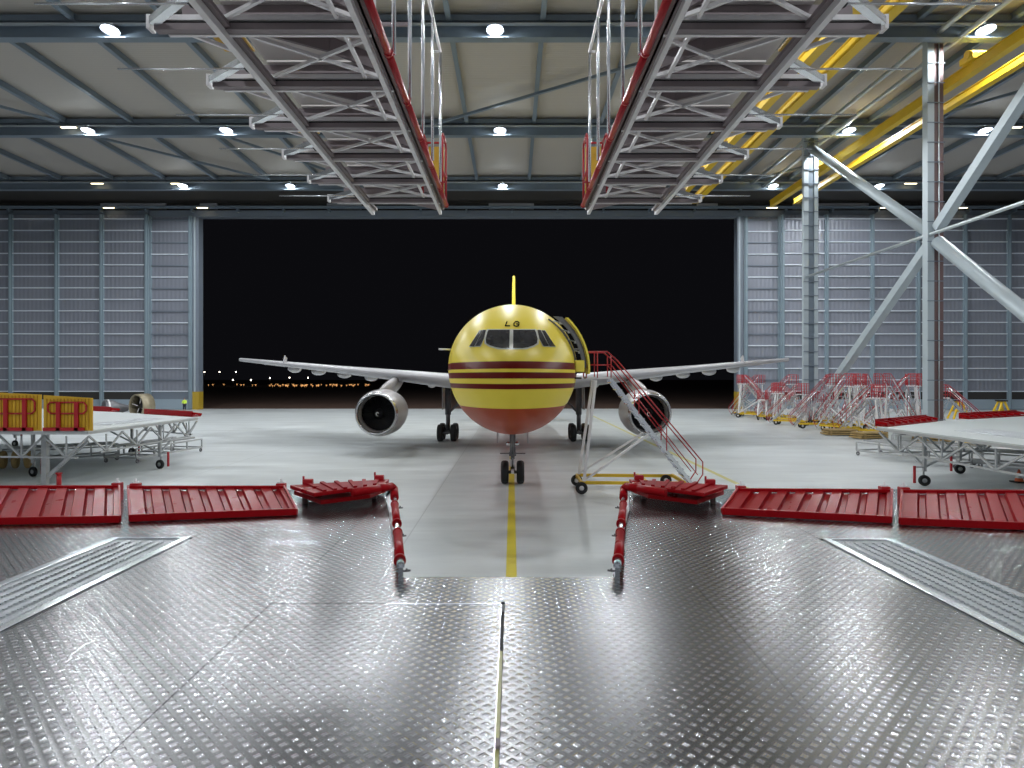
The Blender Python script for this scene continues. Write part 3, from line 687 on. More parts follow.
for z_ in (5.2, 5.6, 6.0, 6.4, 6.75):
    T, B_, hw, zc = station(4.3); x = AX+hw*math.sqrt(max(0, 1-((z_-zc)/(T-zc))**2))
    q = MB(); q.box((x+.26, Y0+4.05, z_), (.16, .2, .09)); q.tube((x-.05, Y0+4.2, z_+.1), (x+.3, Y0+4.1, z_), .025); q.build('door_latch', M['alu_frame'], ed)
T, B_, hw, zc = station(4.1)
q = MB()
for sgn in (0,): 
    pts = []
    for j in range(12):
        z_ = 4.75+2.15*j/11; rz = T-zc+.02; pts.append((AX+(hw+.02)*math.sqrt(max(0, 1-((z_-zc)/rz)**2)), Y0+4.14, z_))
    q.path(pts, .05, 8)
q.build('door_frame', M['gear'], ac)
MB().box((AX+2.62, Y0+3.9, 5.05), (.36, .3, .46)).build('door_fairing', M['plain_yellow'], ac, bevel=.03)
# tail
def foil(secs, name, mt, parent):      # secs: (centre of leading edge, chord, thickness, span axis 'x'/'z', twist)
    R = []
    base = [(0, 0), (.01, .18), (.04, .34), (.1, .47), (.22, .5), (.4, .48), (.6, .36), (.8, .2), (1, .03)]
    for le, ch, th, ax, tw in secs:
        loop = [(u, v) for u, v in base]+[(u, -v) for u, v in base[::-1][:-1]]; row = []
        for u, v in loop:
            y = u*ch; t_ = v*th
            if ax == 'x': row.append(Vector((le[0], le[1]+y*math.cos(tw)-t_*math.sin(tw)*0, le[2]+t_-y*math.sin(tw))))
            else: row.append(Vector((le[0]+t_, le[1]+y, le[2])))
        R.append(row)
    q = MB(); q.grid(R, close=True); n_ = len(R[0])
    q.f.append(list(range(n_))); q.sm.append(False); q.f.append([len(q.v)-n_+i for i in range(n_)]); q.sm.append(False)
    return q.build(name, mt, parent)
foil([((AX, Y0+42, 7.6), 8.5, .55, 'z', 0), ((AX, Y0+48.6, 15.9), 3.0, .3, 'z', 0)], 'tail_fin', M['livery'], ac)
for s_ in (-1, 1): foil([((AX+s_*1, Y0+46, 5.6), 5, .5, 'x', 0), ((AX+s_*7, Y0+49.5, 6.3), 2.4, .25, 'x', 0)], 'tailplane', M['wing'], ac)
# wings, engines, main gear
for s_ in (-1, 1):
    LE = lambda X: (Y0+18.4+(X-2.8)*.64)
    ZL = lambda X: 4.38+(X-3)*.088
    CHW = lambda X: 10.2-(X-2.8)*.62 if X < 8 else 7-(X-8)*.277
    wg = foil([((AX+s_*X, LE(X), ZL(X)), CHW(X), TH_, 'x', tw) for X, TH_, tw in ((2.2, 1.05, .05), (4, .98, .05), (8, .78, .035), (13, .56, .025), (18, .42, .015), (22.75, .30, .005))], 'wing', M['wing'], ac)
    for X, L in ((18.3, 2.0), (16.0, 2.4), (13.6, 2.6), (11.2, 2.8), (6.2, 2.6)):
        ye = LE(X)+CHW(X)*.82
        q = MB(); q.ball((AX+s_*X, ye, ZL(X)-.38-.03*(18-X)*.3), (.26, L*.75, .33), 14, 10); q.build('flap_track_fairing', M['wing'], wg)
    q = MB(); q.bar((AX+s_*21.2, LE(21.2)+2.9, ZL(21)-.2), (AX+s_*19, LE(19)+3.6, ZL(19)-.25), .6, .08); q.build('aileron', M['wing'], wg)
    MB().bar((AX+s_*17.9, LE(17.9)+.2, ZL(17.9)), (AX+s_*17.9, LE(17.9)+.5, ZL(17.9)+.55), .08, .5).build('slat_fence', M['wing'], wg)
    ex, ey, ez = AX+s_*8.03, 36.5, 2.48
    en = MB(); prof = [(.9, 1.04), (.5, 1.06), (.2, 1.08), (.06, 1.12), (0, 1.17), (.05, 1.2), (.2, 1.27), (.6, 1.36), (1.3, 1.42), (2.4, 1.42), (3.4, 1.32), (4.4, 1.15), (4.42, 1.08), (3, 1.1)]
    en.lathe(prof, (ex, ey, ez), (0, 1, 0), 48); eng = en.build('engine', M['nacelle'], ac, fix=False)
    MB().lathe([(.22, 1.075), (.06, 1.115), (-.005, 1.17), (.05, 1.206), (.22, 1.282), (.24, 1.278)], (ex, ey, ez), (0, 1, 0), 48).build('inlet_lip', M['lip'], eng, fix=False)
    q = MB()
    for k in range(30):
        a = 2*PI*k/30; r0, r1 = .3, 1.03
        d = Vector((math.cos(a), 0, math.sin(a))); t_ = Vector((-math.sin(a), 0, math.cos(a)))
        q.grid([[Vector((ex, ey+.92, ez))+d*r0-t_*.04, Vector((ex, ey+1.05, ez))+d*r0+t_*.04], [Vector((ex, ey+.9, ez))+d*r1-t_*.1, Vector((ex, ey+1.06, ez))+d*r1+t_*.09]], smooth=False)
    q.build('fan', M['fan'], eng, fix=False)
    MB().lathe([(1.3, 1.06), (1.3, .01)], (ex, ey, ez), (0, 1, 0), 32).build('fan_backing', M['slot'], eng)
    MB().lathe([(.5, .01), (.55, .1), (.7, .2), (.92, .3), (.98, .3)], (ex, ey, ez), (0, 1, 0), 24).build('spinner', M['fan'], eng)
    q = MB(); pts = [Vector((ex+.08*math.cos(u)*(.5+u/5), ey+.50+u*.012, ez+.10*math.sin(u)*(.5+u/5))) for u in [k*.5 for k in range(11)]]; q.path([p - Vector((0, .03, 0)) for p in pts], .018, 6); q.build('spiral_mark', M['white'], eng)
    MB().lathe([(3.2, .95), (4.6, .85), (5.8, .5), (6.4, .42)], (ex, ey, ez), (0, 1, 0), 32).build('core_cowl', M['gear'], eng)
    q = MB(); R = []
    for y_, z0_, z1_, w_ in ((ey+1.2, ez+1.3, ez+1.42, .06), (ey+2.5, ez+1.2, ez+1.66, .15), (ey+4.6, ez+1.0, ez+1.95, .2), (ey+7, ez+1.5, ez+2.25, .2), (ey+9, ez+2.0, ez+2.2, .1)):
        R.append([Vector((ex-w_, y_, z0_)), Vector((ex-w_, y_, z1_)), Vector((ex, y_, z1_+.05)), Vector((ex+w_, y_, z1_)), Vector((ex+w_, y_, z0_)), Vector((ex, y_, z0_-.02))])
    q.grid(R, close=True); q.build('pylon', M['nacelle'], eng)
    # main gear: a four-wheel bogie each side
    gx, gy = AX+s_*4.8, 45.9
    mg = MB(); mg.tube((gx, gy, .62), (gx, gy, 4.2), .16, n=16); mg.tube((gx, gy, 1.9), (gx, gy, 4.2), .22, n=16); mg.tube((gx, gy, 2.0), (gx-s_*2.2, gy+.3, 4.1), .09); mg.tube((gx, gy-.1, 1.1), (gx, gy-.35, 1.6), .06); mg.tube((gx, gy-.35, 1.6), (gx, gy-.1, 2.1), .06)
    mg.tube((gx, gy-.7, .62), (gx, gy+.7, .62), .13, n=12)
    for yy in (-.7, .7): mg.tube((gx-.5, gy+yy, .62), (gx+.5, gy+yy, .62), .08)
    g_ = mg.build('main_landing_gear', M['gear'], ac)
    for xx in (-.48, .48):
        for yy in (-.7, .7):
            MB().lathe([(-.2, .3), (-.21, .5), (-.17, .59), (-.08, .62), (.08, .62), (.17, .59), (.21, .5), (.2, .3)], (gx+xx, gy+yy, .62), (1, 0, 0), 28, closed=True).build('wheel', M['rubber'], g_)
            MB().lathe([(-.12, .01), (-.12, .3), (.12, .3), (.12, .01)], (gx+xx, gy+yy, .62), (1, 0, 0), 20).build('hub', M['gear'], g_)
    MB().bx(gx+s_*.3, gx+s_*.36, gy-.8, gy+.7, 2.3, 4.0).build('gear_door', M['wing'], g_)
# nose gear
gy = 27.2
ng = MB(); ng.tube((AX, gy, .5), (AX, gy, 2.6), .09, n=16); ng.tube((AX, gy, 1.25), (AX, gy, 2.6), .13, n=16); ng.tube((AX-.38, gy, .5), (AX+.38, gy, .5), .07)
ng.tube((AX, gy-.1, 1.2), (AX, gy-1.3, 2.5), .05); ng.box((AX, gy-.15, 1.3), (.3, .2, .16)); ng.bar((AX-.55, gy-.1, 1.32), (AX+.55, gy-.1, 1.32), .05); ng.tube((AX, gy-.08, .7), (AX, gy-.3, .95), .04); ng.tube((AX, gy-.3, .95), (AX, gy-.08, 1.2), .04)
g_ = ng.build('nose_landing_gear', M['gear'], ac)
for xx in (-.34, .34):
    MB().lathe([(-.15, .25), (-.165, .4), (-.13, .475), (-.06, .5), (.06, .5), (.13, .475), (.165, .4), (.15, .25)], (AX+xx, gy, .5), (1, 0, 0), 28, closed=True).build('wheel', M['rubber'], g_)
    MB().lathe([(-.09, .01), (-.09, .25), (.09, .25), (.09, .01)], (AX+xx, gy, .5), (1, 0, 0), 20).build('hub', M['gear'], g_)
    MB().bx(AX+xx*1.9-.02, AX+xx*1.9+.02, gy-.9, gy+.5, 1.85, 2.45).build('gear_door', M['wing'], g_)
    MB().ball((AX+xx*.55, gy-.2, 1.75), (.1, .06, .1)).build('taxi_lamp', M['alu_bright'], g_)
q = MB(); q.box((AX, gy-.6, .62), (.12, .9, .08)); q.box((AX, gy-.05, .9), (.26, .16, .3)); q.build('tow_fitting', M['alu'], g_)
ac.rotation_euler.z = -.004

# ------------------------------------------------------------ access stairs
def stairs(name, label, loc, Hh, run, wid, group=None, nst=12, railc='red_rail', big=False, slope_rail=True):
    """platform at x in [-1.0,0], steps descend along +x, width along y"""
    t = thing(name, label, 'access stairs', loc, group); L = Vector(loc); y0, y1 = -wid/2, wid/2
    def V(x, y, z): return L+Vector((x, y, z))
    q = MB(); q.box(V(-.5, 0, Hh), (1.0, wid, .08)); q.build('platform', M['alu'], t)
    for y in (y0, y1):
        q = MB(); q.bar(V(0, y, Hh-.05), V(run, y, .15), .05, .12); q.build('stringer', M['alu_bright'], t)
    q = MB()
    for i in range(nst):
        u = (i+.5)/nst; q.box(V(run*u, 0, Hh-.05+(0.15-Hh+.05)*u), (.24, wid, .04))
    q.build('steps', M['alu_bright'], t)
    for y in (y0-.02, y1+.02):
        q = MB(); h = 1.05; e = .7
        q.path([V(-1, y, Hh), V(-1, y, Hh+h), V(-.15, y, Hh+h), V(.25, y, Hh+h-.35), V(run+.3, y, .15+h), V(run+.3, y, .15+h-.5), V(run, y, .25)], .026, 8)
        q.path([V(-1, y, Hh+h/2), V(0, y, Hh+h/2), V(run+.1, y, .15+h/2)], .02, 6)
        for u in (0, .33, .66): q.tube(V(run*u, y, Hh+(.15-Hh)*u), V(run*u, y, Hh+(.15-Hh)*u+h-.1), .022)
        q.tube(V(-.55, y, Hh), V(-.55, y, Hh+h), .022)
        if not big:
            q.path([V(-1, y, Hh+h*.78), V(0, y, Hh+h*.78)], .022, 6)
            q.path([V(-1, y, Hh+h*.25), V(0, y, Hh+h*.25)], .022, 6)
            q2 = MB(); q2.path([V(-.1, y*1.04, Hh+h*.8), V(run+.2, y*1.04, .15+h*.8)], .04, 6); q2.tube(V(run*.5, y, Hh*.5), V(run*.5, y, Hh*.5+h), .04)
            q2.bar(V(-.85, y, Hh-.1), V(-.1, y, .5), .07); q2.bar(V(-.1, y, Hh-.2), V(-.85, y, .5), .07); q2.build('brace_tube', M['alu_bright'], t)
            for x_ in (-.8, -.32): q.tube(V(x_, y, Hh), V(x_, y, Hh+h), .026)
        q.build('handrail', M[railc], t)
    by0, by1 = (y0-.5, y1+.5) if big else (y0-.05, y1+.05)
    q = MB()
    for y in (by0, by1): q.bar(V(-1.25 if big else -.9, y, .45), V(run*.85, y, .42), .1, .13)
    for x in ((-1.25 if big else -.85), run*.4, run*.83): q.bar(V(x, by0, .45), V(x, by1, .45), .1, .12)
    q.build('base_frame', M['yellow'], t)
    for y, yb in ((y0, by0), (y1, by1)):
        q = MB(); q.bar(V(-.62, y, Hh-.1), V(-1.15 if big else -.85, yb, .5), .11); q.build('upright', M['alu'], t)
        q = MB(); q.bar(V(run*.44, y, Hh*.5), V(-1.1 if big else -.8, yb, .55), .085); q.build('strut', M['alu'], t)
    for x in ((-1.25 if big else -.85), run*.75):
        for y in (by0, by1):
            c_ = V(x, y-.06, .24)
            q = MB(); q.lathe([(-.045, .1), (-.05, .21), (-.03, .24), (.03, .24), (.05, .21), (.045, .1)], c_, (0, 1, 0), 20, closed=True); wh = q.build('wheel', M['rubber'], t)
            q = MB(); q.lathe([(-.035, .01), (-.035, .1), (.035, .1), (.035, .01)], c_, (0, 1, 0), 14); q.bar(c_, c_+Vector((0, .05, .2)), .05); q.build('hub', M['alu'], wh)
    return t
stairs('boarding_stairs', 'tall red-railed boarding stairs at the open aircraft door', (4.0, 25.7, 0), 4.6, 3.4, .9, None, 15, big=True)
protos = [stairs('service_stairs', 'x', (0, 0, 0), h, r_, .8, None, nst) for h, r_, nst in ((3.9, 2.9, 11), (3.0, 2.4, 9), (2.2, 1.9, 7))]
index_kids()
places = [(28.8, 76.5, 0, .1), (29.4, 75.5, 0, 3.3), (27.2, 72.5, 0, -.5), (29.8, 71, 1, 2.2), (27.6, 68.4, 2, .9), (30.2, 68.5, 0, 3.0), (28, 64.6, 1, -.7), (33.5, 66, 0, 1.4),
          (27.6, 60.6, 1, 2.5), (30.4, 61, 2, .2), (33.2, 60, 0, -2.4), (28.6, 56.6, 0, 2.9), (31.5, 56, 0, .6), (28.4, 53.0, 0, 1.9), (31.2, 52, 0, .4), (28.5, 49.8, 1, 2.2), (33.8, 53.5, 0, 2.7), (34.6, 49.5, 1, -.4), (36.5, 57, 0, .9)]
where = ['nearest the doors, its top by the wing tip', 'second nearest the doors', 'third from the doors in the front row', 'behind the third one from the doors', 'low one in front of the slim column', 'tall one beside the slim column', 'facing the slim column foot from the front', 'behind the slim column foot',
         'in the front row between the columns', 'low one in the middle of the cluster', 'at the rear of the cluster between the columns', 'tall one left of the thick column, front row', 'tall one left of the thick column, rear row', 'nearer the pallets, turned sideways', 'directly left of the thick column', 'closest to the planks at the near end', 'just behind the thick column', 'right of the thick column, shorter', 'right of the thick column, farther back']
for i, (x, y, k, a) in enumerate(places):
    nm = ('tall', 'middle-sized', 'low')[k]
    lab = '%s red and silver rolling stairs %s' % (nm, where[i]); pr = protos[k]
    if 'used' not in pr: pr['used'] = 1; pr.location = (x, y, 0); pr.rotation_euler.z = a; pr['label'] = lab; pr['group'] = 'stored rolling stairs on the right'
    else: spawn(pr, (x, y, 0), a, lab, 'stored rolling stairs on the right')
for p in protos: 
    if 'used' in p: del p['used']
for o in bpy.data.objects:
    if 'used' in o: del o['used']
# pallets and planks near the stairs
for i, (x, y, a, lab) in enumerate(((27.2, 47.5, .2, 'stack of bare planks lying before the stored stairs, nearest the white table'), (26.4, 50.3, -.1, 'stack of bare planks lying before the stored stairs, farther from the white table'), (29.3, 43.8, .2, 'stack of bare planks behind the right white table'))):
    t = thing('plank_stack', lab, 'planks', (x, y, 0), 'plank stacks', a)
    for k in range(3):
        q = MB(); q.box((x, y, .12+.16*k), (2.6-.2*k, 1.3, .1)); q.box((x-.9, y, .03+.16*k), (.1, 1.3, .08)); q.box((x+.9, y, .03+.16*k), (.1, 1.3, .08)); q.build('plank_layer', M['wood'], t)
for x, y, lab in ((50, 70, 'yellow A-frame trestle right of the thick column by the doors'), (54.8, 70, 'yellow A-frame trestle farther right by the doors')):
    t = thing('trestle', lab, 'trestle', (x, y, 0), 'yellow trestles')
    for yy in (-.5, .5):
        q = MB(); q.bar((x-.9, y+yy, 0), (x-.1, y+yy*.6, 2.0), .16); q.bar((x+.9, y+yy, 0), (x+.1, y+yy*.6, 2.0), .16); q.bar((x-.55, y+yy*.8, .9), (x+.55, y+yy*.8, .9), .12); q.build('leg_frame', M['yellow'], t)
    MB().box((x, y, 2.05), (.7, 1.0, .16)).build('head', M['slot'], t)

# ------------------------------------------------------------ white wing-dock tables
def dock_table(s_, poly, near, lab, wheels, wheel_px=None):
    zt = 2.4
    cx_ = sum(p[0] for p in poly)/len(poly); cy = sum(p[1] for p in poly)/len(poly)
    t = thing('wing_dock_table', lab, 'work platform', (cx_, cy, 0), 'white topped wheeled tables')
    MB().prism(poly, zt-.05, zt).build('table_top', M['white_top'], t)
    q = MB(); n_ = len(poly)
    for a, b in zip(poly, poly[1:]+poly[:1]): q.bar((*a, zt-.1), (*b, zt-.1), .08, .1)
    q.build('edge_beam', M['alu_frame'], t)
    def truss(a, b, n_, drop=.75):
        a = Vector((*a, zt-.23)); b = Vector((*b, zt-.23)); dz_ = Vector((0, 0, -drop)); q = MB()
        q.bar(a+dz_+(b-a)*.08, b+dz_+(a-b)*.08, .07)
        for k in range(n_):
            p0, p1, pm = a.lerp(b, k/n_), a.lerp(b, (k+1)/n_), a.lerp(b, (k+.5)/n_)+dz_
            q.bar(p0, pm, .07); q.bar(p1, pm, .07); q.bar(p0.lerp(p1, .5), pm, .05)
        return q.build('truss', M['alu_frame'], t)
    truss(near[0], near[1], 4); truss(near[1], near[2], 4); truss(near[0], (near[0][0]+s_*6, near[0][1]+.5), 3, .9); 
    for x, y in wheels:
        lg = MB(); lg.bx(x-.06, x+.06, y-.06, y+.06, .62, zt-.1); lg.bar((x, y, .8), (x+s_*1.3, y, zt-.95), .08); lg.bar((x, y, .8), (x, y+1.2, zt-.95), .08)
        l_ = lg.build('leg', M['alu_frame'], t)
        wh = MB(); wh.lathe([(-.06, .1), (-.07, .19), (-.04, .23), (.04, .23), (.07, .19), (.06, .1)], (x, y, .23), (.25, .97, 0), 20, closed=True); wh.build('wheel', M['rubber'], l_)
        wh = MB(); wh.lathe([(-.05, .01), (-.05, .1), (.05, .1), (.05, .01)], (x, y, .23), (.25, .97, 0), 12); wh.bar((x, y, .25), (x+.02, y+.1, .62), .06); wh.build('caster_fork', M['alu_frame'], l_)
        MB().bar((x-s_*.42, y, .12), (x-s_*.42, y, .85), .08).build('jack_post', M['red_rail'], t)
        MB().bar((x-s_*.42, y, .8), (x, y, .8), .05).build('jack_arm', M['alu_frame'], t)
    return t, zt
polyL = [(-17.6, 25.9), (-17.6, 35.0), (-22.9, 38.5), (-29.5, 42.8), (-36, 45.8), (-36, 25.9)]
tb, zt_ = dock_table(-1, polyL, ((-17.6, 26), (-17.6, 34.9), (-22.9, 38.4)), 'white topped wheeled platform at left under the yellow guard panels', ((-17.8, 31.6), (-22.3, 29.1), (-22.5, 37), (-34, 28), (-33, 41.5)))
q = MB(); q.bx(-20.12, -19.9, 26.7, 26.9, 0, 2.2); q.bx(-20.25, -19.77, 26.6, 27.0, 0, .05); q.build('prop_post', M['alu_frame'], tb)
q = MB(); q.bar((-19.9, 26.8, .35), (-18.2, 26.8, 1.9), .13); q.build('prop_brace', M['alu_frame'], tb)
polyR = [(16.35, 28.0), (16.8, 17.2), (29.8, 17.2), (29.8, 36.2), (29.5, 36.0), (21.5, 31.7)]
tb2, _ = dock_table(1, polyR, ((16.4, 27.9), (16.75, 17.6), (29, 17.6)), 'white topped wheeled platform at right with red flaps on its far edge', ((17.55, 26.6), (21.5, 20), (29, 20), (28.5, 33.5), (21.5, 30)))
for poly, t_ in ((((-20.2, 29), (-18.6, 29), (-18.6, 33.4), (-20.2, 34.3)), tb), (((18.4, 22.5), (20.4, 22.5), (20.4, 27), (18.4, 26)), tb2)):
    MB().prism(list(poly), 2.401, 2.412).build('inset_grating', M['grate'], t_)
def edge_flap(a, b, z, lab, n_=8):
    t = thing('edge_flap', lab, 'flap', ((a[0]+b[0])/2, (a[1]+b[1])/2, z), 'red flaps on the white tables')
    A, B_ = Vector((*a, z)), Vector((*b, z)); d = (B_-A); nrm = Vector((-d.y, d.x, 0)).normalized()
    q = MB(); q.bar(A+Vector((0, 0, .03)), B_+Vector((0, 0, .03)), .5, .06); q.build('panel', M['red'], t)
    q = MB()
    for k in range(n_+1):
        p = A.lerp(B_, k/n_); q.bar(p-nrm*.25+Vector((0, 0, .12)), p+nrm*.25+Vector((0, 0, .2)), .16, .12)
    q.bar(A+nrm*.27+Vector((0, 0, .16)), B_+nrm*.27+Vector((0, 0, .16)), .06, .32)
    q.build('rib', M['red'], t)
edge_flap((-17.9, 35.5), (-22.3, 38.4), zt_, 'red ribbed flap on the far edge of the left table, right end')
edge_flap((-25.9, 40.8), (-32, 44.3), zt_, 'red ribbed flap on the far edge of the left table, next to the engine cowling')
edge_flap((16.7, 28.2), (21.3, 31.7), zt_, 'red ribbed flap on the far edge of the right table, left end')
edge_flap((24.2, 33.4), (29.6, 36.3), zt_, 'red ribbed flap on the far edge of the right table, cut by the picture edge')
# yellow guard panels standing on the left table's near edge
def guard(x0, x1, y, z0, z1a, z1b, lab):
    t = thing('guard_panel', lab, 'guard panel', ((x0+x1)/2, y, z0), 'yellow guard panels with red rails')
    q = MB(); vs = [(x0, y, z0), (x1, y, z0), (x1, y, z1b), (x0, y, z1a)]; q.add([Vector(v) for v in vs]+[Vector(v)+Vector((0, .04, 0)) for v in vs], [(0,1,2,3), (7,6,5,4), (0,4,5,1), (1,5,6,2), (2,6,7,3), (3,7,4,0)])
    q.build('sheet', M['yellow_mesh'], t)
    q = MB()
    for k in range(1, 14): x = x0+(x1-x0)*k/14; q.bx(x-.012, x+.012, y-.03, y, z0+.05, min(z1a, z1b)-.03)
    q.build('sheet_rib', mat('guard_rib_yellow', (.45, .24, .01), .5), t)
    q = MB(); za = min(z1a, z1b)-.18; zb_ = z0+.72; xa, xb = x0+.22, x1-.22
    q.path([(xa+.1, y-.06, za), (xb-.1, y-.06, za), (xb, y-.06, za-.12), (xb, y-.06, zb_+.12), (xb-.12, y-.06, zb_), (xa+.12, y-.06, zb_), (xa, y-.06, zb_+.12), (xa, y-.06, za-.12), (xa+.1, y-.06, za)], .035, 8)
    q.build('rail_loop', M['red_rail'], t)
    for u in (.33, .7):
        x = x0+(x1-x0)*u; q = MB(); q.bx(x-.08, x+.08, y-.12, y-.04, z0, za+.02); q.build('red_post', M['red_rail'], t)
    MB().bx(x0+.05, x1-.3, y-.12, y-.02, z0, z0+.14).build('kick_rail', M['red_rail'], t)
guard(-19.45, -17.42, 25.95, zt_, 3.88, 3.76, 'yellow guard panel with a red rail loop, the right one on the left table')
guard(-21.65, -19.55, 25.95, zt_, 4.0, 3.9, 'yellow guard panel with a red rail loop, the left one cut by the picture edge')
for p_, lab in ((W(59, 489, 0), 'short red bollard behind the left deck flap'), (W(152, 478, 0), 'short red jack stand right of the left table wheel')):
    q = MB(); q.tube((p_.x, p_.y, 0), (p_.x, p_.y, .62), .09, n=14); q.tube((p_.x, p_.y, .62), (p_.x, p_.y, .68), .12, n=14); q.tube((p_.x, p_.y, 0), (p_.x, p_.y, .04), .16, n=14)
    if '59' in lab or 'bollard' in lab: tag(q.build('bollard', M['red_rail']), lab, 'bollard')
# low trolleys in the shade under and behind the tables
def low_trolley(x, y, L, wd, a, lab):
    t = thing('low_trolley', lab, 'trolley', (0, 0, 0), 'low aluminium trolleys')
    q = MB()
    for yy in (-wd/2, wd/2): q.bar((-L/2, yy, .3), (L/2, yy, .3), .1); q.bar((-L/2, yy, .78), (L/2, yy, .78), .08)
    for k in range(5): xx = -L/2+L*k/4; q.bar((xx, -wd/2, .3), (xx, wd/2, .3), .08); q.bar((xx, -wd/2, .3), (xx, -wd/2, .8), .07); q.bar((xx, wd/2, .3), (xx, wd/2, .8), .07)
    q.build('frame', M['alu_frame'], t)
    q = MB(); 
    for k in range(3): q.bar((-L/2+.3, -wd/3+k*wd/3, .9), (L/2-.3, -wd/3+k*wd/3, .9), .16, .1)
    q.build('load_rail', M['alu_frame'], t)
    for xx in (-L/2+.1, L/2-.1):
        for yy in (-wd/2, wd/2): MB().lathe([(-.03, .05), (-.035, .1), (-.02, .12), (.02, .12), (.035, .1), (.03, .05)], (xx, yy, .12), (0, 1, 0), 14, closed=True).build('caster', M['gear'], t)
    t.location = (x, y, 0); t.rotation_euler.z = a
low_trolley(-20.7, 36.4, 5.5, 1.9, 1.42, 'low silver trolley under the right end of the left table')
low_trolley(-24.6, 34.2, 5.2, 1.4, .6, 'low silver trolley under the middle of the left table')
low_trolley(22.3, 34.6, 6.0, 1.8, -1.24, 'low silver trolley behind the left corner of the right table')
low_trolley(25.6, 31.0, 4.6, 1.5, -.7, 'low silver trolley under the middle of the right table')
low_trolley(28.0, 41, 5.2, 1.6, -.6, 'low silver trolley behind the right table by the planks')
for k in range(4):
    x = -26.2+.55*k; q = MB(); prof = [(.12*math.cos(2*PI*j/10), .36+.1*math.sin(2*PI*j/10)) for j in range(10)]
    q.lathe(prof, (x, 33+.1*k-1.6, .47), (.9, .45, 0), 24, closed=True)
    tag(q.build('hose_coil', M['wood']), 'brown hose coil under the left table, %s from the left' % ('first', 'second', 'third', 'fourth')[k], 'hose coil', 'brown hose coils')
for x, y, sx, m_, lab in ((31.5, 42.5, 1.2, 'yellow', 'yellow equipment case on the floor behind the right table, left of two'), (34.5, 43, 1.6, 'red_rail', 'red equipment case on the floor behind the right table, right of two'), (27.5, 44.3, 1.2, 'white_top', 'white equipment case on the floor between the planks and right table')):
    t = thing('equipment_case', lab, 'case', (x, y, 0), 'equipment cases')
    MB().box((x, y, .42), (sx, .8, .72)).build('body', M[m_], t, bevel=.04)
    MB().box((x, y-.42, .6), (.3, .04, .1)).build('handle', M['gear'], t)
    for xx in (-.4, .4): MB().box((x+xx*sx, y, .04), (.1, .7, .08)).build('skid', M['gear'], t)
# person, cone, engine parts
p = W(1019, 482.5, 0)
t = thing('traffic_cone', 'orange traffic cone standing at the right edge under the right table', 'cone', p)
MB().lathe([(.04, .17), (.2, .13)], p, (0, 0, 1), 24).build('lower_body', M['orange'], t); MB().lathe([(.2, .13), (.33, .10)], p, (0, 0, 1), 24).build('white_band', M['white'], t); MB().lathe([(.33, .10), (.58, .03), (.58, .0)], p, (0, 0, 1), 24).build('tip', M['orange'], t)
MB().box(p+Vector((0, 0, .03)), (.5, .5, .06)).build('foot', M['rubber'], t, bevel=.02)
# person by skin modifier
px_, py_ = (184.5-CX)*88/F, 88.0
pe = thing('person', 'person in a yellow hi-vis jacket standing by the left door edge', 'person', (px_, py_, 0))
def skin(name, verts, edges, rad, mt, parent, root=0):
    me = bpy.data.meshes.new(name); me.from_pydata(verts, edges, []); o = bpy.data.objects.new(name, me); COL.objects.link(o); o.parent = parent
    s = o.modifiers.new('skin', 'SKIN'); o.modifiers.new('sub', 'SUBSURF').levels = 1
    for i, r in enumerate(rad): me.skin_vertices[0].data[i].radius = (r, r)
    me.skin_vertices[0].data[root].use_root = True; me.materials.append(mt); return o
vb = [(0,0,.95), (0,0,1.15), (0,0,1.38), (0,0,1.5), (0,-.02,1.62), (0,-.01,1.72), (-.19,0,1.40), (-.27,-.05,1.15), (-.24,-.22,.98), (.19,0,1.40), (.27,-.05,1.15), (.24,-.22,.98), (-.1,0,.88), (-.12,-.03,.48), (-.13,.02,.08), (-.13,-.14,.05), (.1,0,.88), (.12,-.03,.48), (.13,.02,.08), (.13,-.14,.05)]
eb = [(0,1),(1,2),(2,3),(3,4),(4,5),(2,6),(6,7),(7,8),(2,9),(9,10),(10,11),(0,12),(12,13),(13,14),(14,15),(0,16),(16,17),(17,18),(18,19)]
rb = [.15,.15,.17,.06,.1,.08,.07,.055,.04,.07,.055,.04,.1,.075,.05,.045,.1,.075,.05,.045]
body = skin('body', vb, eb, rb, M['skin'], pe)
skin('jacket', [(0,0,.9),(0,0,1.15),(0,0,1.4),(0,0,1.47),(-.2,0,1.41),(-.28,-.05,1.14),(-.255,-.18,1.0),(.2,0,1.41),(.28,-.05,1.14),(.255,-.18,1.0)], [(0,1),(1,2),(2,3),(2,4),(4,5),(5,6),(2,7),(7,8),(8,9)], [.2,.19,.2,.1,.1,.08,.07,.1,.08,.07], M['hivis'], pe)
skin('trousers', [(0,0,.95),(-.1,0,.86),(-.12,-.03,.48),(-.13,.01,.14),(.1,0,.86),(.12,-.03,.48),(.13,.01,.14)], [(0,1),(1,2),(2,3),(0,4),(4,5),(5,6)], [.17,.13,.095,.085,.13,.095,.085], M['navy'], pe)
MB().ball((px_, py_+.01, 1.74), (.11, .12, .09)).build('hair', M['brown'], pe)
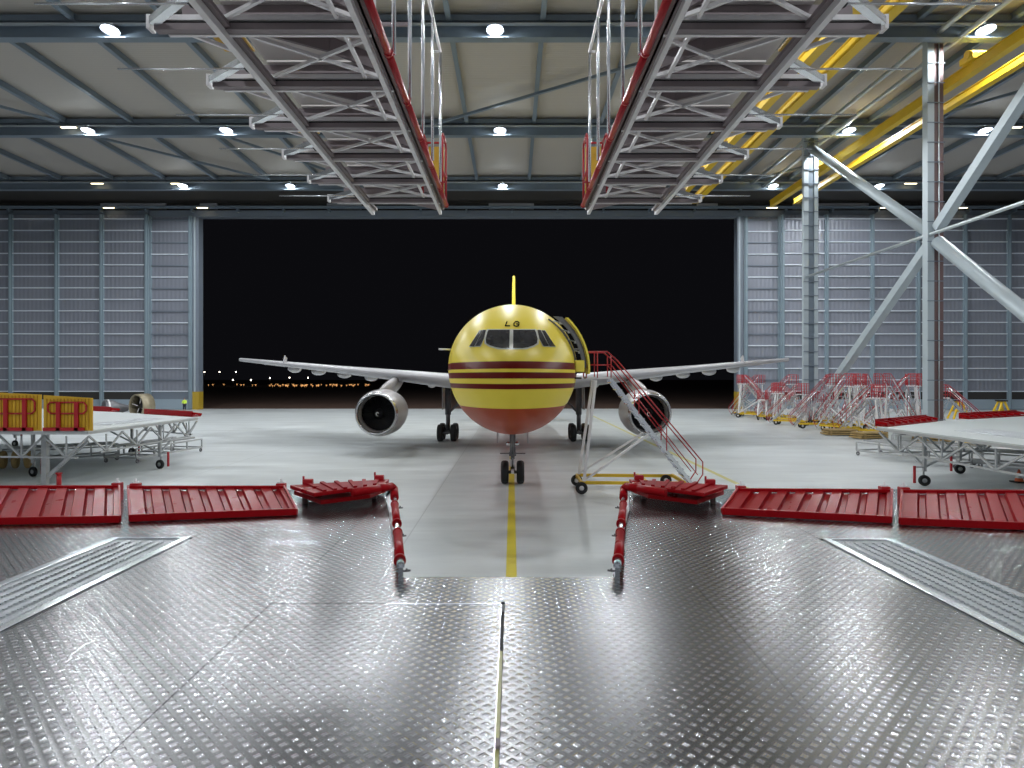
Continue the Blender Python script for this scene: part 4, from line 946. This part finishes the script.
# engine cowling and engine on stands behind the left table
t = thing('engine_cowling', 'large open ring-shaped engine cowling on a stand behind the left table', 'engine cowling', ((141-CX)*70/F, 70, 0))
cxx = (139-CX)*70/F
MB().lathe([(0, 1.25), (.08, 1.36), (1.4, 1.42), (1.4, 1.3), (.1, 1.2)], (cxx-.4, 70, 1.42), (.5, 1, 0), 40, closed=True).build('ring', mat('tan_cowling', (.3, .26, .18), .4, .3, noise=(3, .3)), t, fix=True)
q = MB(); q.lathe([(1.1, 1.3), (1.1, .5), (.6, .42), (.6, .01)], (cxx-.4, 70, 1.42), (.5, 1, 0), 24); 
q.build('inner_core', M['fan'], t)
q = MB()
for k in range(5): a = k*PI/2.5+.4; q.tube((cxx-.1+.3*math.cos(a), 70.4, 1.42+.3*math.sin(a)), (cxx-.1+1.1*math.cos(a), 70.7, 1.42+1.1*math.sin(a)), .05)
q.build('strut', M['alu'], t)
q = MB(); q.bx(cxx-.9, cxx+2.3, 69.6, 72.8, 0, .12); q.bx(cxx-.3, cxx+1.5, 70.3, 72.4, .1, .25); q.build('stand', M['alu'], t)
t = thing('turbine_core', 'bare engine core lying left of the ring-shaped cowling', 'engine part', ((108-CX)*70/F, 70, 0))
cxx = (106-CX)*70/F
MB().lathe([(.5, .3), (.4, .75), (0, .85), (.1, .95), (.9, .95), (1.6, .6), (2.4, .35)], (cxx-.3, 70, 1.15), (.85, .9, 0), 28).build('casing', M['gear'], t)
MB().lathe([(.3, .97), (.3, 1.03), (.5, 1.03), (.5, .97)], (cxx-.3, 70, 1.15), (.85, .9, 0), 28, closed=True).build('flange', M['alu'], t)
q = MB(); q.bx(cxx-.2, cxx+2.4, 69.4, 71, 0, .2); q.bx(cxx+.2, cxx+.4, 69.6, 70.8, .2, .5); q.bx(cxx+1.6, cxx+1.8, 69.8, 71, .2, .7); q.build('cradle', M['alu'], t)

# ------------------------------------------------------------ distant airfield lights
index_kids()
for i, (px, py) in enumerate(((204.5, 372), (219.5, 372), (236, 372), (233, 380), (251, 380), (270, 378), (289.5, 377.7), (308, 377.7))):
    p = WD(px, py, 400 if py < 379 else 340)
    t = thing('light_mast', 'distant apron light mast, %s from the left seen through the doorway' % ('first', 'second', 'fourth', 'third', 'fifth', 'sixth', 'seventh', 'eighth')[i], 'light mast', (p.x, p.y, 0), 'distant light masts')
    MB().tube((p.x, p.y, 0), (p.x, p.y, p.z), .09, .06, 6).build('pole', M['gear'], t)
    MB().ball(p, .42, 8, 6).build('lamp', M['town_white'], t)
al = MB().ball((0, 0, .75), (.34, .2, .09), 8, 4); al.tube((0, 0, 0), (0, 0, .7), .06, n=6)
a0 = None
for i in range(64):
    px = 200+172*random.random()**.8
    if random.random() < .5 and px < 300: px += 60
    D = random.uniform(320, 400)
    x = (px-CX)*D/F
    if a0 is None: a0 = al.build('airfield_light', M['town_orange']); o = a0
    else: o = a0.copy(); COL.objects.link(o)
    o.location = (x, D, -.02); tag(o, 'tiny orange light low on the horizon beyond the open hangar door', 'airfield light', 'orange airfield lights on the horizon')
    o.scale = (1+random.random()*1.5, 1, 1)
